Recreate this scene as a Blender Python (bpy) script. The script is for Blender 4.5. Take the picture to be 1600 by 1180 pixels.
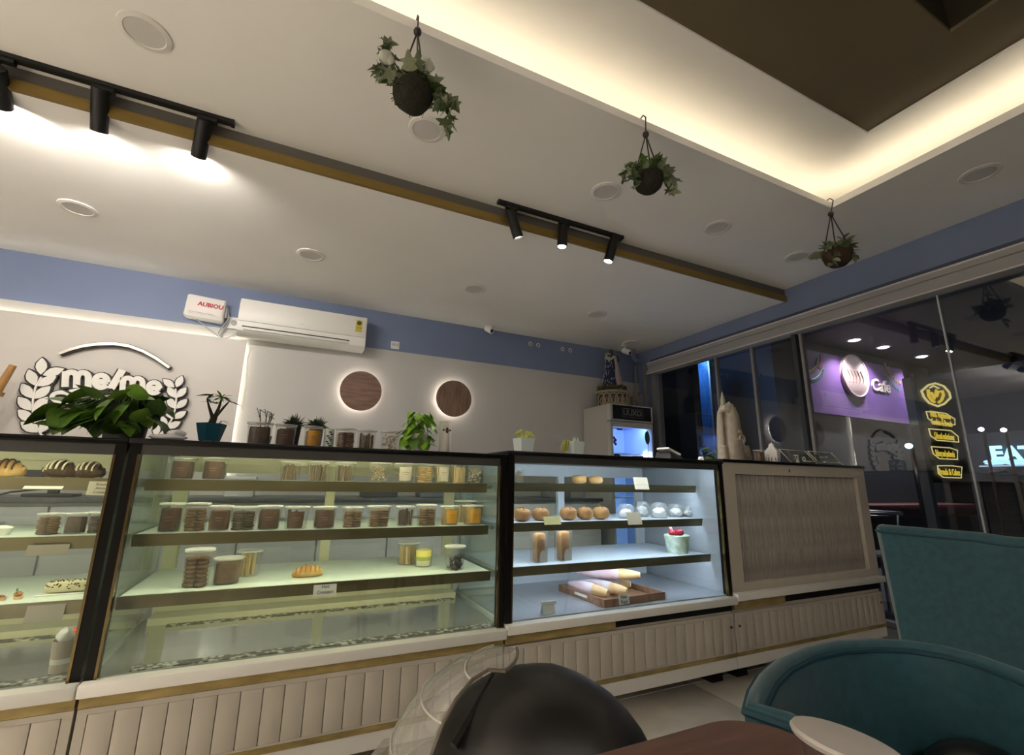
import bpy, bmesh, math, random
import numpy as np
from mathutils import Matrix, Vector
PI = math.pi
random.seed(7)
for o in list(bpy.data.objects): bpy.data.objects.remove(o)
SC = bpy.context.scene
COL = SC.collection

# ------------------------------------------------------------------ camera
EYE = Vector((0, 0, 1.0))
F_PX = 714.93
ROT = Matrix(((0.90302568, -0.11033754, -0.41517495),
              (-0.42927385, -0.1949002, -0.88189448),
              (0.01638839, 0.97459712, -0.2233649)))
cd = bpy.data.cameras.new('camera'); cam = bpy.data.objects.new('camera', cd); COL.objects.link(cam)
cd.sensor_fit = 'HORIZONTAL'; cd.sensor_width = 36.0; cd.lens = 36.0 * F_PX / 1600.0
cd.clip_start = 0.02; cd.clip_end = 200
cam.matrix_world = Matrix.Translation(EYE) @ ROT.to_4x4()
SC.camera = cam

# ------------------------------------------------------------------ world, exposure
SC.view_settings.view_transform = 'Standard'; SC.view_settings.look = 'None'
SC.view_settings.gamma = 1.0; SC.view_settings.use_curve_mapping = False
SC.view_settings.exposure = 1.62
W = bpy.data.worlds.new('night'); SC.world = W; W.use_nodes = True
W.node_tree.nodes['Background'].inputs[0].default_value = (0.010, 0.013, 0.022, 1)
W.node_tree.nodes['Background'].inputs[1].default_value = 0.35

# light strengths (the lit downlights and the rear track are added to brighten the room)
L_COVE = 3.7; L_SPOT_L = 9.5; L_SPOT_R = 26.0; L_DOWN_FILL = 270.0; L_REAR_FILL = 6.0; L_CASE = 7.5; L_DISC = 2.6; L_PANEL = 2.6

def ray(px, py): return ROT @ Vector((px - 800, 590 - py, -F_PX))
def at(px, py, Y=None, X=None, Z=None):
    r = ray(px, py)
    if Y is not None: t = Y / r.y
    elif X is not None: t = X / r.x
    else: t = (Z - EYE.z) / r.z
    return EYE + r * t

# ------------------------------------------------------------------ materials
MATS = {}
def mat(name, col, rough=.5, metal=0., noise=0., nscale=8., bump=0., bscale=60., emit=None, estr=0., trans=0., ior=1.45, spec=None, sheen=0., col2=None, stretch=None, coat=0., alpha=None, sss=0.):
    if name in MATS: return MATS[name]
    m = bpy.data.materials.new(name); m.use_nodes = True
    nt = m.node_tree; b = nt.nodes['Principled BSDF']
    c = (*col, 1) if len(col) == 3 else col
    b.inputs['Base Color'].default_value = c
    b.inputs['Roughness'].default_value = rough; b.inputs['Metallic'].default_value = metal
    b.inputs['IOR'].default_value = ior
    b.inputs['Transmission Weight'].default_value = trans
    b.inputs['Coat Weight'].default_value = coat
    b.inputs['Sheen Weight'].default_value = sheen
    if spec is not None: b.inputs['Specular IOR Level'].default_value = spec
    if alpha is not None: b.inputs['Alpha'].default_value = alpha
    if sss: b.inputs['Subsurface Weight'].default_value = sss; b.inputs['Subsurface Radius'].default_value = (.02, .01, .006)
    if emit: b.inputs['Emission Color'].default_value = (*emit, 1); b.inputs['Emission Strength'].default_value = estr
    tc = None
    if noise or bump or col2:
        tc = nt.nodes.new('ShaderNodeTexCoord'); mp = nt.nodes.new('ShaderNodeMapping')
        nt.links.new(tc.outputs['Object'], mp.inputs[0])
        if stretch: mp.inputs['Scale'].default_value = stretch
    if noise or col2:
        n = nt.nodes.new('ShaderNodeTexNoise'); n.inputs['Scale'].default_value = nscale; n.inputs['Detail'].default_value = 5
        nt.links.new(mp.outputs[0], n.inputs['Vector'])
        mx = nt.nodes.new('ShaderNodeMix'); mx.data_type = 'RGBA'
        d = col2 if col2 else tuple(max(0, v * (1 - noise)) for v in col)
        mx.inputs['A'].default_value = c; mx.inputs['B'].default_value = (*d, 1)
        rp = nt.nodes.new('ShaderNodeValToRGB'); rp.color_ramp.elements[0].position = .35; rp.color_ramp.elements[1].position = .68
        nt.links.new(n.outputs['Fac'], rp.inputs[0]); nt.links.new(rp.outputs[0], mx.inputs['Factor'])
        nt.links.new(mx.outputs['Result'], b.inputs['Base Color'])
    if bump:
        n2 = nt.nodes.new('ShaderNodeTexNoise'); n2.inputs['Scale'].default_value = bscale; n2.inputs['Detail'].default_value = 4
        nt.links.new(mp.outputs[0], n2.inputs['Vector'])
        bp = nt.nodes.new('ShaderNodeBump'); bp.inputs['Strength'].default_value = bump; bp.inputs['Distance'].default_value = .01
        nt.links.new(n2.outputs['Fac'], bp.inputs['Height']); nt.links.new(bp.outputs[0], b.inputs['Normal'])
    MATS[name] = m; return m

def emis(name, col, s):
    if name in MATS: return MATS[name]
    m = bpy.data.materials.new(name); m.use_nodes = True; nt = m.node_tree; nt.nodes.clear()
    o = nt.nodes.new('ShaderNodeOutputMaterial'); e = nt.nodes.new('ShaderNodeEmission')
    e.inputs[0].default_value = (*col, 1); e.inputs[1].default_value = s
    nt.links.new(e.outputs[0], o.inputs[0]); MATS[name] = m; return m

def thin_glass(name, tint=(1, 1, 1), haze=0.0, hcol=(.8, .8, .8), r0=.04, rough=.0, top=1.0):
    """thin pane / clear plastic film: see-through, mirror reflection rising at grazing angles, optional milky haze"""
    if name in MATS: return MATS[name]
    m = bpy.data.materials.new(name); m.use_nodes = True; nt = m.node_tree; nt.nodes.clear()
    o = nt.nodes.new('ShaderNodeOutputMaterial'); t = nt.nodes.new('ShaderNodeBsdfTransparent'); t.inputs[0].default_value = (*tint, 1)
    g = nt.nodes.new('ShaderNodeBsdfGlossy'); g.inputs['Roughness'].default_value = rough
    lw = nt.nodes.new('ShaderNodeLayerWeight'); lw.inputs[0].default_value = .5
    p = nt.nodes.new('ShaderNodeMath'); p.operation = 'POWER'; p.inputs[1].default_value = 5
    ma = nt.nodes.new('ShaderNodeMath'); ma.operation = 'MULTIPLY_ADD'; ma.inputs[1].default_value = (1 - r0) * top; ma.inputs[2].default_value = r0
    nt.links.new(lw.outputs['Facing'], p.inputs[0]); nt.links.new(p.outputs[0], ma.inputs[0])
    mx = nt.nodes.new('ShaderNodeMixShader'); src = t
    if haze:
        d = nt.nodes.new('ShaderNodeBsdfDiffuse'); d.inputs[0].default_value = (*hcol, 1)
        m2 = nt.nodes.new('ShaderNodeMixShader'); m2.inputs[0].default_value = haze
        nt.links.new(t.outputs[0], m2.inputs[1]); nt.links.new(d.outputs[0], m2.inputs[2]); src = m2
    nt.links.new(ma.outputs[0], mx.inputs[0]); nt.links.new(src.outputs[0], mx.inputs[1]); nt.links.new(g.outputs[0], mx.inputs[2])
    nt.links.new(mx.outputs[0], o.inputs[0]); MATS[name] = m; return m

# ------------------------------------------------------------------ mesh builder
class MB:
    def __init__(s): s.v = []; s.f = []; s.sm = []
    def add(s, vs, fs, smooth=False, M=None):
        b = len(s.v)
        for v in vs:
            v = Vector(v)
            s.v.append(tuple(M @ v) if M is not None else tuple(v))
        for f in fs: s.f.append([b + i for i in f]); s.sm.append(smooth)
        return s
    def box(s, a, b, M=None):
        x0, y0, z0 = a; x1, y1, z1 = b
        if x0 > x1: x0, x1 = x1, x0
        if y0 > y1: y0, y1 = y1, y0
        if z0 > z1: z0, z1 = z1, z0
        return s.add([(x0,y0,z0),(x1,y0,z0),(x1,y1,z0),(x0,y1,z0),(x0,y0,z1),(x1,y0,z1),(x1,y1,z1),(x0,y1,z1)],
                     [(3,2,1,0),(4,5,6,7),(0,1,5,4),(1,2,6,5),(2,3,7,6),(3,0,4,7)], False, M)
    def rbox(s, a, b, r=.005, M=None):
        """box with bevelled edges"""
        bm = bmesh.new(); bmesh.ops.create_cube(bm, size=1)
        d = [abs(b[i] - a[i]) for i in range(3)]; c = [(b[i] + a[i]) / 2 for i in range(3)]
        for v in bm.verts: v.co = Vector((v.co.x * d[0] + c[0], v.co.y * d[1] + c[1], v.co.z * d[2] + c[2]))
        r = min(r, min(d) * .45)
        bmesh.ops.bevel(bm, geom=list(bm.edges), offset=r, segments=2, affect='EDGES', profile=.5)
        bm.verts.index_update()
        s.add([v.co[:] for v in bm.verts], [[v.index for v in f.verts] for f in bm.faces], True, M); bm.free(); return s
    def lathe(s, prof, n=24, M=None, smooth=True, cap0=True, cap1=True, sx=1., sy=1.):
        vs = []; fs = []
        for (r, z) in prof:
            for k in range(n):
                a = 2 * PI * k / n; vs.append((r * math.cos(a) * sx, r * math.sin(a) * sy, z))
        for i in range(len(prof) - 1):
            for k in range(n):
                k2 = (k + 1) % n; fs.append((i*n+k, i*n+k2, (i+1)*n+k2, (i+1)*n+k))
        if cap0: fs.append(tuple(reversed(range(n))))
        if cap1: fs.append(tuple(range((len(prof)-1)*n, len(prof)*n)))
        return s.add(vs, fs, smooth, M)
    def tube(s, pts, r, n=8, M=None, caps=True):
        pts = [Vector(p) for p in pts]; rs = r if isinstance(r, (list, tuple)) else [r] * len(pts)
        vs = []; fs = []; up = None
        for i, p in enumerate(pts):
            d = (pts[min(i+1, len(pts)-1)] - pts[max(i-1, 0)])
            if d.length < 1e-9: d = Vector((0, 0, 1))
            d.normalize()
            if up is None:
                up = Vector((0, 0, 1)) if abs(d.z) < .9 else Vector((1, 0, 0))
            u = (up - d * up.dot(d))
            if u.length < 1e-6: u = d.orthogonal()
            u.normalize(); w = d.cross(u); up = u
            for k in range(n):
                a = 2 * PI * k / n; vs.append(p + (u * math.cos(a) + w * math.sin(a)) * rs[i])
        for i in range(len(pts) - 1):
            for k in range(n):
                k2 = (k+1) % n; fs.append((i*n+k, i*n+k2, (i+1)*n+k2, (i+1)*n+k))
        if caps: fs.append(tuple(reversed(range(n)))); fs.append(tuple(range((len(pts)-1)*n, len(pts)*n)))
        return s.add(vs, fs, True, M)
    def prism(s, poly, y0, y1, M=None, smooth=False):
        """poly in x,z ; extruded along y"""
        n = len(poly); vs = [(x, y0, z) for x, z in poly] + [(x, y1, z) for x, z in poly]
        fs = [tuple(range(n)), tuple(reversed(range(n, 2*n)))] + [(i, i+n, (i+1) % n + n, (i+1) % n) for i in range(n)]
        return s.add(vs, fs, smooth, M)
    def xprism(s, poly, x0, x1, M=None):
        """poly in y,z ; extruded along x"""
        n = len(poly); vs = [(x0, y, z) for y, z in poly] + [(x1, y, z) for y, z in poly]
        fs = [tuple(reversed(range(n))), tuple(range(n, 2*n))] + [(i, (i+1) % n, (i+1) % n + n, i+n) for i in range(n)]
        return s.add(vs, fs, False, M)
    def blob(s, c, r, n=10, m=7, seed=0, amp=0., M=None, sq=1.):
        """ellipsoid with lumpy surface"""
        rnd = random.Random(seed); vs = []; fs = []
        ph = [(rnd.uniform(0, 6), rnd.uniform(2, 5), rnd.uniform(2, 5)) for _ in range(3)]
        def rad(a, t): return 1 + amp * sum(math.sin(p + q * a) * math.sin(w * t + p) for p, q, w in [(p, int(q), w) for p, q, w in ph]) / 2
        vs.append((c[0], c[1], c[2] - r[2]))
        for i in range(1, m):
            t = PI * i / m - PI / 2
            for k in range(n):
                a = 2 * PI * k / n; q = rad(a, t); ct = abs(math.cos(t)) ** sq; st = math.copysign(abs(math.sin(t)) ** sq, math.sin(t))
                vs.append((c[0] + r[0]*ct*math.cos(a)*q, c[1] + r[1]*ct*math.sin(a)*q, c[2] + r[2]*st*q))
        vs.append((c[0], c[1], c[2] + r[2]))
        for k in range(n): fs.append((0, 1 + (k+1) % n, 1 + k))
        for i in range(m - 2):
            for k in range(n):
                k2 = (k+1) % n; b = 1 + i*n; fs.append((b+k, b+k2, b+n+k2, b+n+k))
        b = 1 + (m-2)*n
        for k in range(n): fs.append((b+k, b+(k+1) % n, b+n))
        return s.add(vs, fs, True, M)
    def mesh(s, name):
        me = bpy.data.meshes.new(name); me.from_pydata(s.v, [], s.f)
        me.polygons.foreach_set('use_smooth', s.sm); me.update(); return me

def link(name, me, m, parent=None, M=None, label=None, kind=None, sharp=True):
    o = bpy.data.objects.new(name, me); COL.objects.link(o)
    if m is not None and not me.materials: me.materials.append(m)
    if sharp and len(me.polygons) > 8 and not me.get('sh'):
        try: me.set_sharp_from_angle(angle=math.radians(42))
        except Exception: pass
        me['sh'] = 1
    if parent is not None: o.parent = parent
    if M is not None: o.matrix_basis = M
    if label: o['label'] = label
    if kind: o['kind'] = kind
    return o
def part(parent, name, mb, m, M=None, label=None, kind=None):
    return link(name, mb.mesh(name), m, parent, M, label, kind)
def thing(name, label, cat, loc=(0, 0, 0), rotz=0., group=None, kind=None, rot=None):
    o = bpy.data.objects.new(name, None); COL.objects.link(o); o.empty_display_size = .05
    o.location = loc; o.rotation_euler = rot if rot else (0, 0, rotz)
    if kind: o['kind'] = kind
    if label: o['label'] = label
    if cat: o['category'] = cat
    if group: o['group'] = group
    return o
def solo(name, mb, m, label, cat, loc=(0, 0, 0), rotz=0., group=None, rot=None):
    o = link(name, mb.mesh(name), m); o.location = loc; o.rotation_euler = rot if rot else (0, 0, rotz)
    o['label'] = label; o['category'] = cat
    if group: o['group'] = group
    return o
def struct(name, mb, m, parent=None, label=None):
    o = link(name, mb.mesh(name), m, parent)
    if parent is None: o['kind'] = 'structure'
    if label: o['label'] = label
    return o
def text_mesh(s, size, extrude=.002, offset=0., align='CENTER', shear=0., res=2, space=1.0):
    cu = bpy.data.curves.new('t', 'FONT'); cu.body = s; cu.size = size; cu.extrude = extrude; cu.offset = offset
    cu.align_x = align; cu.align_y = 'CENTER'; cu.shear = shear; cu.resolution_u = res; cu.space_character = space
    o = bpy.data.objects.new('t', cu); COL.objects.link(o)
    dg = bpy.context.evaluated_depsgraph_get(); me = bpy.data.meshes.new_from_object(o.evaluated_get(dg))
    bpy.data.objects.remove(o); bpy.data.curves.remove(cu); me.materials.clear(); me['sh'] = 1; return me
def text(parent, name, s, m, size, loc, rot=(PI/2, 0, 0), extrude=.001, offset=0., align='CENTER', shear=0., sx=1., space=1.0, label=None):
    M = Matrix.LocRotScale(Vector(loc), __import__('mathutils').Euler(rot), Vector((sx, 1, 1)))
    return link(name, text_mesh(s, size, extrude, offset, align, shear, 2, space), m, parent, M, label)
def T(x, y, z, rx=0, ry=0, rz=0, s=1.):
    sc = Vector(s) if isinstance(s, (tuple, list)) else Vector((s, s, s))
    return Matrix.LocRotScale(Vector((x, y, z)), __import__('mathutils').Euler((rx, ry, rz)), sc)
ORD = ['first', 'second', 'third', 'fourth', 'fifth', 'sixth', 'seventh', 'eighth', 'ninth', 'tenth', 'eleventh', 'twelfth', 'thirteenth', 'fourteenth']
# ================================================================== the room
YW = 4.75; XR = 4.14; XL = -3.4; YB = -2.8
ZF = 2.746; ZN = 2.866; YS = 2.62           # far ceiling, near ceiling, step between them
OX, OY, OXL, OYB = 3.147, 1.60, -2.5, -1.9   # cove opening
white_paint = mat('ceiling white paint', (.86, .845, .81), .75, noise=.05, nscale=1.5, bump=.04, bscale=40)
wall_white = mat('wall white paint', (.50, .49, .475), .7, noise=.05, nscale=2, bump=.05, bscale=60)
blue_paint = mat('blue band paint', (.18, .225, .36), .6, noise=.08, nscale=2, bump=.04, bscale=60)
gold_strip = mat('gold painted strip', (.27, .18, .045), .42, .35, noise=.25, nscale=3, stretch=(1, 4, 4))
grey_face = mat('grey step face shade', (.12, .112, .10), .7, noise=.1, nscale=3)  # darkened so the soft shade on the step sits in the colour
olive = mat('olive brown ceiling paint', (.135, .105, .058), .7, noise=.18, nscale=1.2)
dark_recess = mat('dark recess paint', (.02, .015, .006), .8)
tile_m = mat('floor tile marble', (.56, .515, .445), .35, noise=.3, nscale=3.5, bump=.02)
grout_m = mat('floor grout', (.22, .2, .17), .8)
grey_alu = mat('satin grey aluminium', (.32, .31, .31), .4, .5, noise=.06, nscale=10)
head_m = mat('off white blind housing', (.34, .335, .34), .5, noise=.06, nscale=4)
win_glass = thin_glass('window glass', (.80, .84, .88), r0=.075, top=.9)

# floor: slab plus individual tiles
struct('floor', MB().box((XL, YB, -.10), (XR, YW, -.004)), grout_m)
fl = bpy.data.objects['floor']
tile = MB().rbox((-.297, -.297, -.012), (.297, .297, 0), .002).mesh('floor_tile')
for i in range(13):
    for j in range(13):
        x = XL + .3 + .6 * i; y = YB + .3 + .6 * j
        if x > XR - .15 or y > YW - .2: continue
        if x < -.6 and y < .2: continue
        link('floor_tile', tile, tile_m, fl, T(x, y, 0))

# back wall with the painted blue band above
wb = MB().box((XL, YW, 0), (XR + .12, YW + .12, 2.335)); struct('wall_back', wb, wall_white)
part(bpy.data.objects['wall_back'], 'blue_band', MB().box((XL, YW - .002, 2.335), (XR + .12, YW + .12, 3.1)), blue_paint, label='blue painted band along the top of the back wall')
struct('wall_left', MB().box((XL - .12, YB, 0), (XL, YW, 3.2)), wall_white)
struct('wall_rear', MB().box((XL, YB - .12, 0), (XR, YB, 3.2)), mat('rear wall paint', (.13, .12, .11), .7, noise=.05))

# ceilings
struct('ceiling_far', MB().box((XL, YS, ZF), (XR, YW, ZF + .35)), white_paint)
bpy.data.objects['ceiling_far'].name = 'ceiling'
cn = MB().box((XL, OY, ZN), (XR, YS, ZN + .01))
cn.box((OX, YB, ZN), (XR, OY, ZN + .01)); cn.box((XL, YB, ZN), (OXL, OY, ZN + .01)); cn.box((OXL, YB, ZN), (OX, OYB, ZN + .01))
struct('ceiling_near', cn, white_paint)
c_near = bpy.data.objects['ceiling_near']
part(c_near, 'step_face', MB().box((XL, YS - .002, ZF + .004), (XR, YS + .004, ZN)), grey_face, label='face of the ceiling step, coloured grey for its shade')
part(c_near, 'gold_strip', MB().box((XL, YS - .018, ZF - .006), (XR, YS + .004, ZF + .048)), gold_strip, label='gold strip along the ceiling step')
# cove lip around the opening
lip = MB(); lh = ZN + .046; zb = ZN - .002
lip.box((OXL - .03, OY - .003, zb), (OX + .03, OY + .03, lh)); lip.box((OX - .003, OYB - .03, zb), (OX + .03, OY - .003, lh))
lip.box((OXL - .03, OYB - .03, zb), (OXL + .003, OY - .003, lh)); lip.box((OXL + .003, OYB - .03, zb), (OX - .003, OYB + .003, lh))
part(c_near, 'cove_lip', lip, white_paint)
# tray ceiling above with the olive field and dark inner recess
ZT = 3.08; q = .32
BX, BY = 1.40 * (ZT - 1.0), .587 * (ZT - 1.0)
BXL, BYB = OXL + (OX - BX), OYB + (OY - BY)
tr = MB()
tr.box((OXL - q, BY, ZT), (OX + q, OY + q, ZT + .02)); tr.box((BX, BYB, ZT), (OX + q, BY, ZT + .02))
tr.box((OXL - q, BYB, ZT), (BXL, BY, ZT + .02)); tr.box((OXL - q, OYB - q, ZT), (OX + q, BYB, ZT + .02))
for a, b in (((OXL - q, OY + q, ZN + .01), (OX + q, OY + q + .02, ZT)), ((OX + q, OYB - q, ZN + .01), (OX + q + .02, OY + q, ZT)),
             ((OXL - q - .02, OYB - q, ZN + .01), (OXL - q, OY + q, ZT)), ((OXL - q, OYB - q - .02, ZN + .01), (OX + q, OYB - q, ZT))): tr.box(a, b)
struct('ceiling_tray', tr, white_paint); c_tray = bpy.data.objects['ceiling_tray']
DX, DY = 1.234 * (ZT - .995), .333 * (ZT - .995)
ol = MB(); e = .012
ol.box((BXL - .02, DY, ZT + e), (BX + .02, BY + .02, ZT + e + .02)); ol.box((DX, BYB - .02, ZT + e), (BX + .02, DY, ZT + e + .02))
ol.box((BXL - .02, BYB - .02, ZT + e), (BXL + .5, DY, ZT + e + .02)); ol.box((BXL + .5, BYB - .02, ZT + e), (DX, BYB + .5, ZT + e + .02))
part(c_tray, 'olive_panel', ol, olive, label='olive brown painted centre of the tray ceiling')
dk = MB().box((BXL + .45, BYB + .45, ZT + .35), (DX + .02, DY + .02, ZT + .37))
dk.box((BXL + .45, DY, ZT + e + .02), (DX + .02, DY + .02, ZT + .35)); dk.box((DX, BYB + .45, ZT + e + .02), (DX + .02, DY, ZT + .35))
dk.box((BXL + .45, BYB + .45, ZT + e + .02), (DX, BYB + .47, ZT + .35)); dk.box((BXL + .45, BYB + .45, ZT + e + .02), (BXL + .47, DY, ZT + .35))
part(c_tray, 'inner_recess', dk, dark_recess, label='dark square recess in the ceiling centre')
# cove LED strips lying on the ledge behind the lip
cove_e = emis('warm cove LED', (1.0, .84, .60), L_COVE)
cw = MB(); z = ZN + .022
cw.box((OXL + .05, OY + .07, z - .008), (OX + .05, OY + .095, z)); cw.box((OX + .07, OYB, z - .008), (OX + .095, OY + .05, z))
cw.box((OXL - .095, OYB, z - .008), (OXL - .07, OY, z)); cw.box((OXL, OYB - .095, z - .008), (OX, OYB - .07, z))
part(c_near, 'led_strip', cw, cove_e, label='warm LED strip hidden behind the cove lip')

# right wall: blue beam above, blind housing, glass panes
struct('wall_right', MB().box((XR, YB, 2.606), (XR + .12, YW, 3.2)).box((XR, 4.44, 0), (XR + .12, YW, 2.606)), blue_paint)
wr = bpy.data.objects['wall_right']
part(wr, 'soffit_shadow_strip', MB().box((XR - .002, YB, 2.55), (XR + .06, 4.5, 2.606)), mat('shaded blue recess', (.07, .085, .13), .7))  # darker blue stands for the shade between beam and blind housing
hp = [(XR - .07, 2.552), (XR - .07, 2.50), (XR - .055, 2.495), (XR - .055, 2.455), (XR - .085, 2.45), (XR - .085, 2.395), (XR + .05, 2.395), (XR + .05, 2.552)]
o = struct('trim_1', MB().prism(hp, YB, 4.50), head_m, label='stepped off white blind housing above the windows')
part(o, 'bead', MB().tube([(XR - .072, YB, 2.545), (XR - .072, 4.5, 2.545)], .008, 6).tube([(XR - .088, YB, 2.4), (XR - .088, 4.5, 2.4)], .006, 6), mat('bright bead', (.62, .61, .6), .35))
o = struct('trim_2', MB().box((XR - .03, 4.40, 0), (XR + .08, 4.47, 2.40)).box((XR - .05, 4.55, 0), (XR - .01, 4.60, 2.55)), grey_alu, label='grey window end post')
mull = [4.40, 3.49, 3.04, 2.53, 1.51, .35, -1.1, YB]
for i in range(len(mull) - 1):
    y0, y1 = mull[i + 1] + .004, mull[i] - .004
    w = struct('window_%d' % (i + 1), MB().box((XR + .018, y0, .02), (XR + .026, y1, 2.42)), win_glass)
    if i in (0, 1, 2):
        part(w, 'mullion', MB().box((XR, mull[i + 1] - .012, .02), (XR + .05, mull[i + 1] + .012, 2.42)), grey_alu)
        if i == 2: part(w, 'mullion', MB().box((XR - .02, 2.56, .02), (XR + .03, 2.60, 2.42)), mat('dark mullion', (.05, .055, .065), .4, .3))
    else:
        part(w, 'glass_joint', MB().box((XR + .012, mull[i + 1] - .005, .02), (XR + .03, mull[i + 1] + .005, 2.42)), mat('milky glass edge', (.45, .48, .5), .3))
struct('baseboard_right', MB().box((XR - .01, YB, 0), (XR + .06, 4.44, .04)), grey_alu)

# dead downlights in the ceilings
lamp_trim = mat('downlight trim', (.70, .68, .65), .75); lamp_diff = mat('unlit diffuser', (.60, .58, .555), .6, noise=.03)
def downlight(x, y, z, r, label):
    t = thing('ceiling_downlight', label, 'downlight', (x, y, z), 0, 'unlit round ceiling downlights')
    part(t, 'trim_ring', MB().lathe([(r * .74, -.006), (r * .78, -.010), (r * .98, -.006), (r, 0)], 36, cap0=False, cap1=False), lamp_trim)
    part(t, 'diffuser', MB().lathe([(.001, -.0065), (r * .6, -.0065), (r * .75, -.006)], 36, cap0=False, cap1=False), lamp_diff)
for (px, py, z, lb) in ((122, 325, ZF, 'unlit round downlight in the far ceiling above the wreath sign'), (486, 398, ZF, 'unlit round downlight in the far ceiling above the air conditioner'),
        (742, 451, ZF, 'unlit round downlight in the far ceiling above the second wooden disc'), (933, 491, ZF, 'unlit round downlight in the far ceiling between the tracks and the fridge corner'), (986, 536, ZF, 'unlit downlight deepest in the corner over the fridge'),
        (227, 50, ZN, 'large unlit downlight beside the left lamp track'), (667, 202, ZN, 'unlit downlight right behind the first hanging basket'), (946, 299, ZN, 'unlit downlight behind the middle hanging basket'),
        (1121, 355, ZN, 'unlit downlight between the middle and the right hanging baskets'), (1246, 401, ZN, 'unlit downlight left of the smallest hanging basket'), (1531, 271, ZN, 'dark downlight near the window wall, under the cove')):
    p = at(px, py, Z=z); downlight(p.x, p.y, z, .105 if z == ZF else .098, lb)
# ================================================================== lamps
black_metal = mat('matt black metal', (.012, .012, .012), .45, .2, noise=.2, nscale=20)
lens_e = emis('lamp lens', (1.0, .93, .82), 22.0)
def track(name, x0, x1, y, label):
    t = thing(name, label, 'track rail', (x0, y, ZN), 0, 'black ceiling lamp tracks')
    L = x1 - x0
    part(t, 'rail', MB().box((0, -.018, -.022), (L, .018, 0)), black_metal)
    part(t, 'slot', MB().box((.02, -.006, -.0235), (L - .02, .006, -.0215)), mat('track slot', (.003, .003, .003), .6))
    part(t, 'end_cap', MB().box((L - .012, -.020, -.025), (L + .004, .020, 0)), black_metal)
    return t
YT = 2.545
track('lamp_track', -3.0, -.48, YT, 'long black lamp track at the upper left of the ceiling')
track('lamp_track', 1.069, 2.117, YT, 'short black lamp track in the middle of the ceiling')
def spot_head(top_px, end_px, label, power, far=True, x=None, d=None, size=3.02, length=.165):
    """top: centre of the head's upper end, end: pixel of its mouth"""
    zt = ZN - .075
    if x is None:
        top = at(*top_px, Y=YT); zt = top.z; r = ray(*end_px).normalized(); oc = EYE - top
        b = r.dot(oc); c = oc.length_squared - length ** 2; disc = b * b - c
        tt = -b + math.sqrt(max(0, disc)) * (1 if far else -1); end = EYE + r * tt
        d = (end - top).normalized()
    else: top = Vector((x, YT, zt)); d = Vector(d).normalized()
    t = thing('track_spotlight', label, 'spotlight', (top.x, YT, ZN - .022), 0, 'black cylinder track spotlights')
    q = d.to_track_quat('Z', 'Y'); M = Matrix.Translation(Vector((0, top.y - YT, top.z - ZN + .022))) @ q.to_matrix().to_4x4()
    zz = top.z - ZN + .022
    part(t, 'adapter', MB().rbox((-.035, -.016, -.022), (.055, .016, 0), .004), black_metal)
    part(t, 'stem', MB().tube([(0, 0, -.01), (0, top.y - YT, zz - .005)], .009, 8), black_metal)
    rr = .036
    part(t, 'housing', MB().lathe([(.004, -.012), (rr - .004, -.010), (rr, -.004), (rr, length), (rr - .004, length), (rr - .006, length - .012)], 28, cap1=False), black_metal, M)
    part(t, 'lens', MB().lathe([(.001, length - .010), (rr - .007, length - .010)], 24, cap1=False), lens_e, M)
    ld = bpy.data.lights.new('spot_lamp', 'SPOT'); ld.energy = power; ld.color = (1.0, .93, .84); ld.spot_size = size; ld.spot_blend = .75; ld.shadow_soft_size = .03
    lo = bpy.data.objects.new('spot_lamp', ld); COL.objects.link(lo); lo.parent = t
    lo.matrix_basis = M @ Matrix.Translation((0, 0, length + .004)) @ Matrix.Rotation(PI, 4, 'X')
    return t
spot_head((157, 141), (155, 205), 'black spotlight in the middle of the left track', L_SPOT_L, length=.19)
spot_head((320, 190), (310, 245), 'black spotlight at the right end of the left track', L_SPOT_L, length=.19)
spot_head((-6, 108), (6, 166), 'black spotlight cut off by the left edge of the picture', L_SPOT_L, length=.19)
spot_head(None, None, 'black spotlight on the left track, outside the picture', L_SPOT_L, x=-2.1, d=(.05, .75, -.66))
spot_head((797, 331), (810, 372), 'leftmost spotlight of the short track, tilted to the right', L_SPOT_R, size=1.7, far=False, length=.185)
spot_head((880, 356), (878, 386), 'middle spotlight of the short track, shining towards the room', L_SPOT_R, size=1.7, far=False, length=.15)
spot_head((961, 371), (950, 409), 'rightmost spotlight of the short track, tilted to the left', L_SPOT_R, size=1.7, far=False, length=.21)
# unseen lamps added behind the camera and to the left to brighten the room
for k, (x, y) in enumerate(((-2.95, 1.25), (-2.95, .45), (-2.95, -.35), (-2.95, -1.15), (-2.95, -1.9))):
    t = thing('ceiling_downlight', 'added lit round downlight along the left wall, %s from the counter' % ORD[k], 'downlight', (x, y, ZN), 0, 'lit downlights added for room light')
    part(t, 'trim_ring', MB().lathe([(.075, -.006), (.10, -.008), (.104, 0)], 30, cap0=False, cap1=False), lamp_trim)
    part(t, 'diffuser', MB().lathe([(.001, -.006), (.076, -.006)], 30, cap0=False, cap1=False), emis('lit diffuser', (1, .9, .75), 6.))
    ld = bpy.data.lights.new('fill_down_lamp', 'SPOT'); ld.energy = L_DOWN_FILL; ld.color = (1, .9, .77); ld.spot_size = 1.9; ld.spot_blend = .8; ld.shadow_soft_size = .07
    lo = bpy.data.objects.new('fill_down_lamp', ld); COL.objects.link(lo); lo.parent = t; lo.location = (0, 0, -.012)
YT = -2.3; lo_z = ZN
track('lamp_track', -1.6, 1.8, YT, 'added black lamp track along the unseen rear of the room')  # unseen track added to throw more light towards the counter
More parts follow.
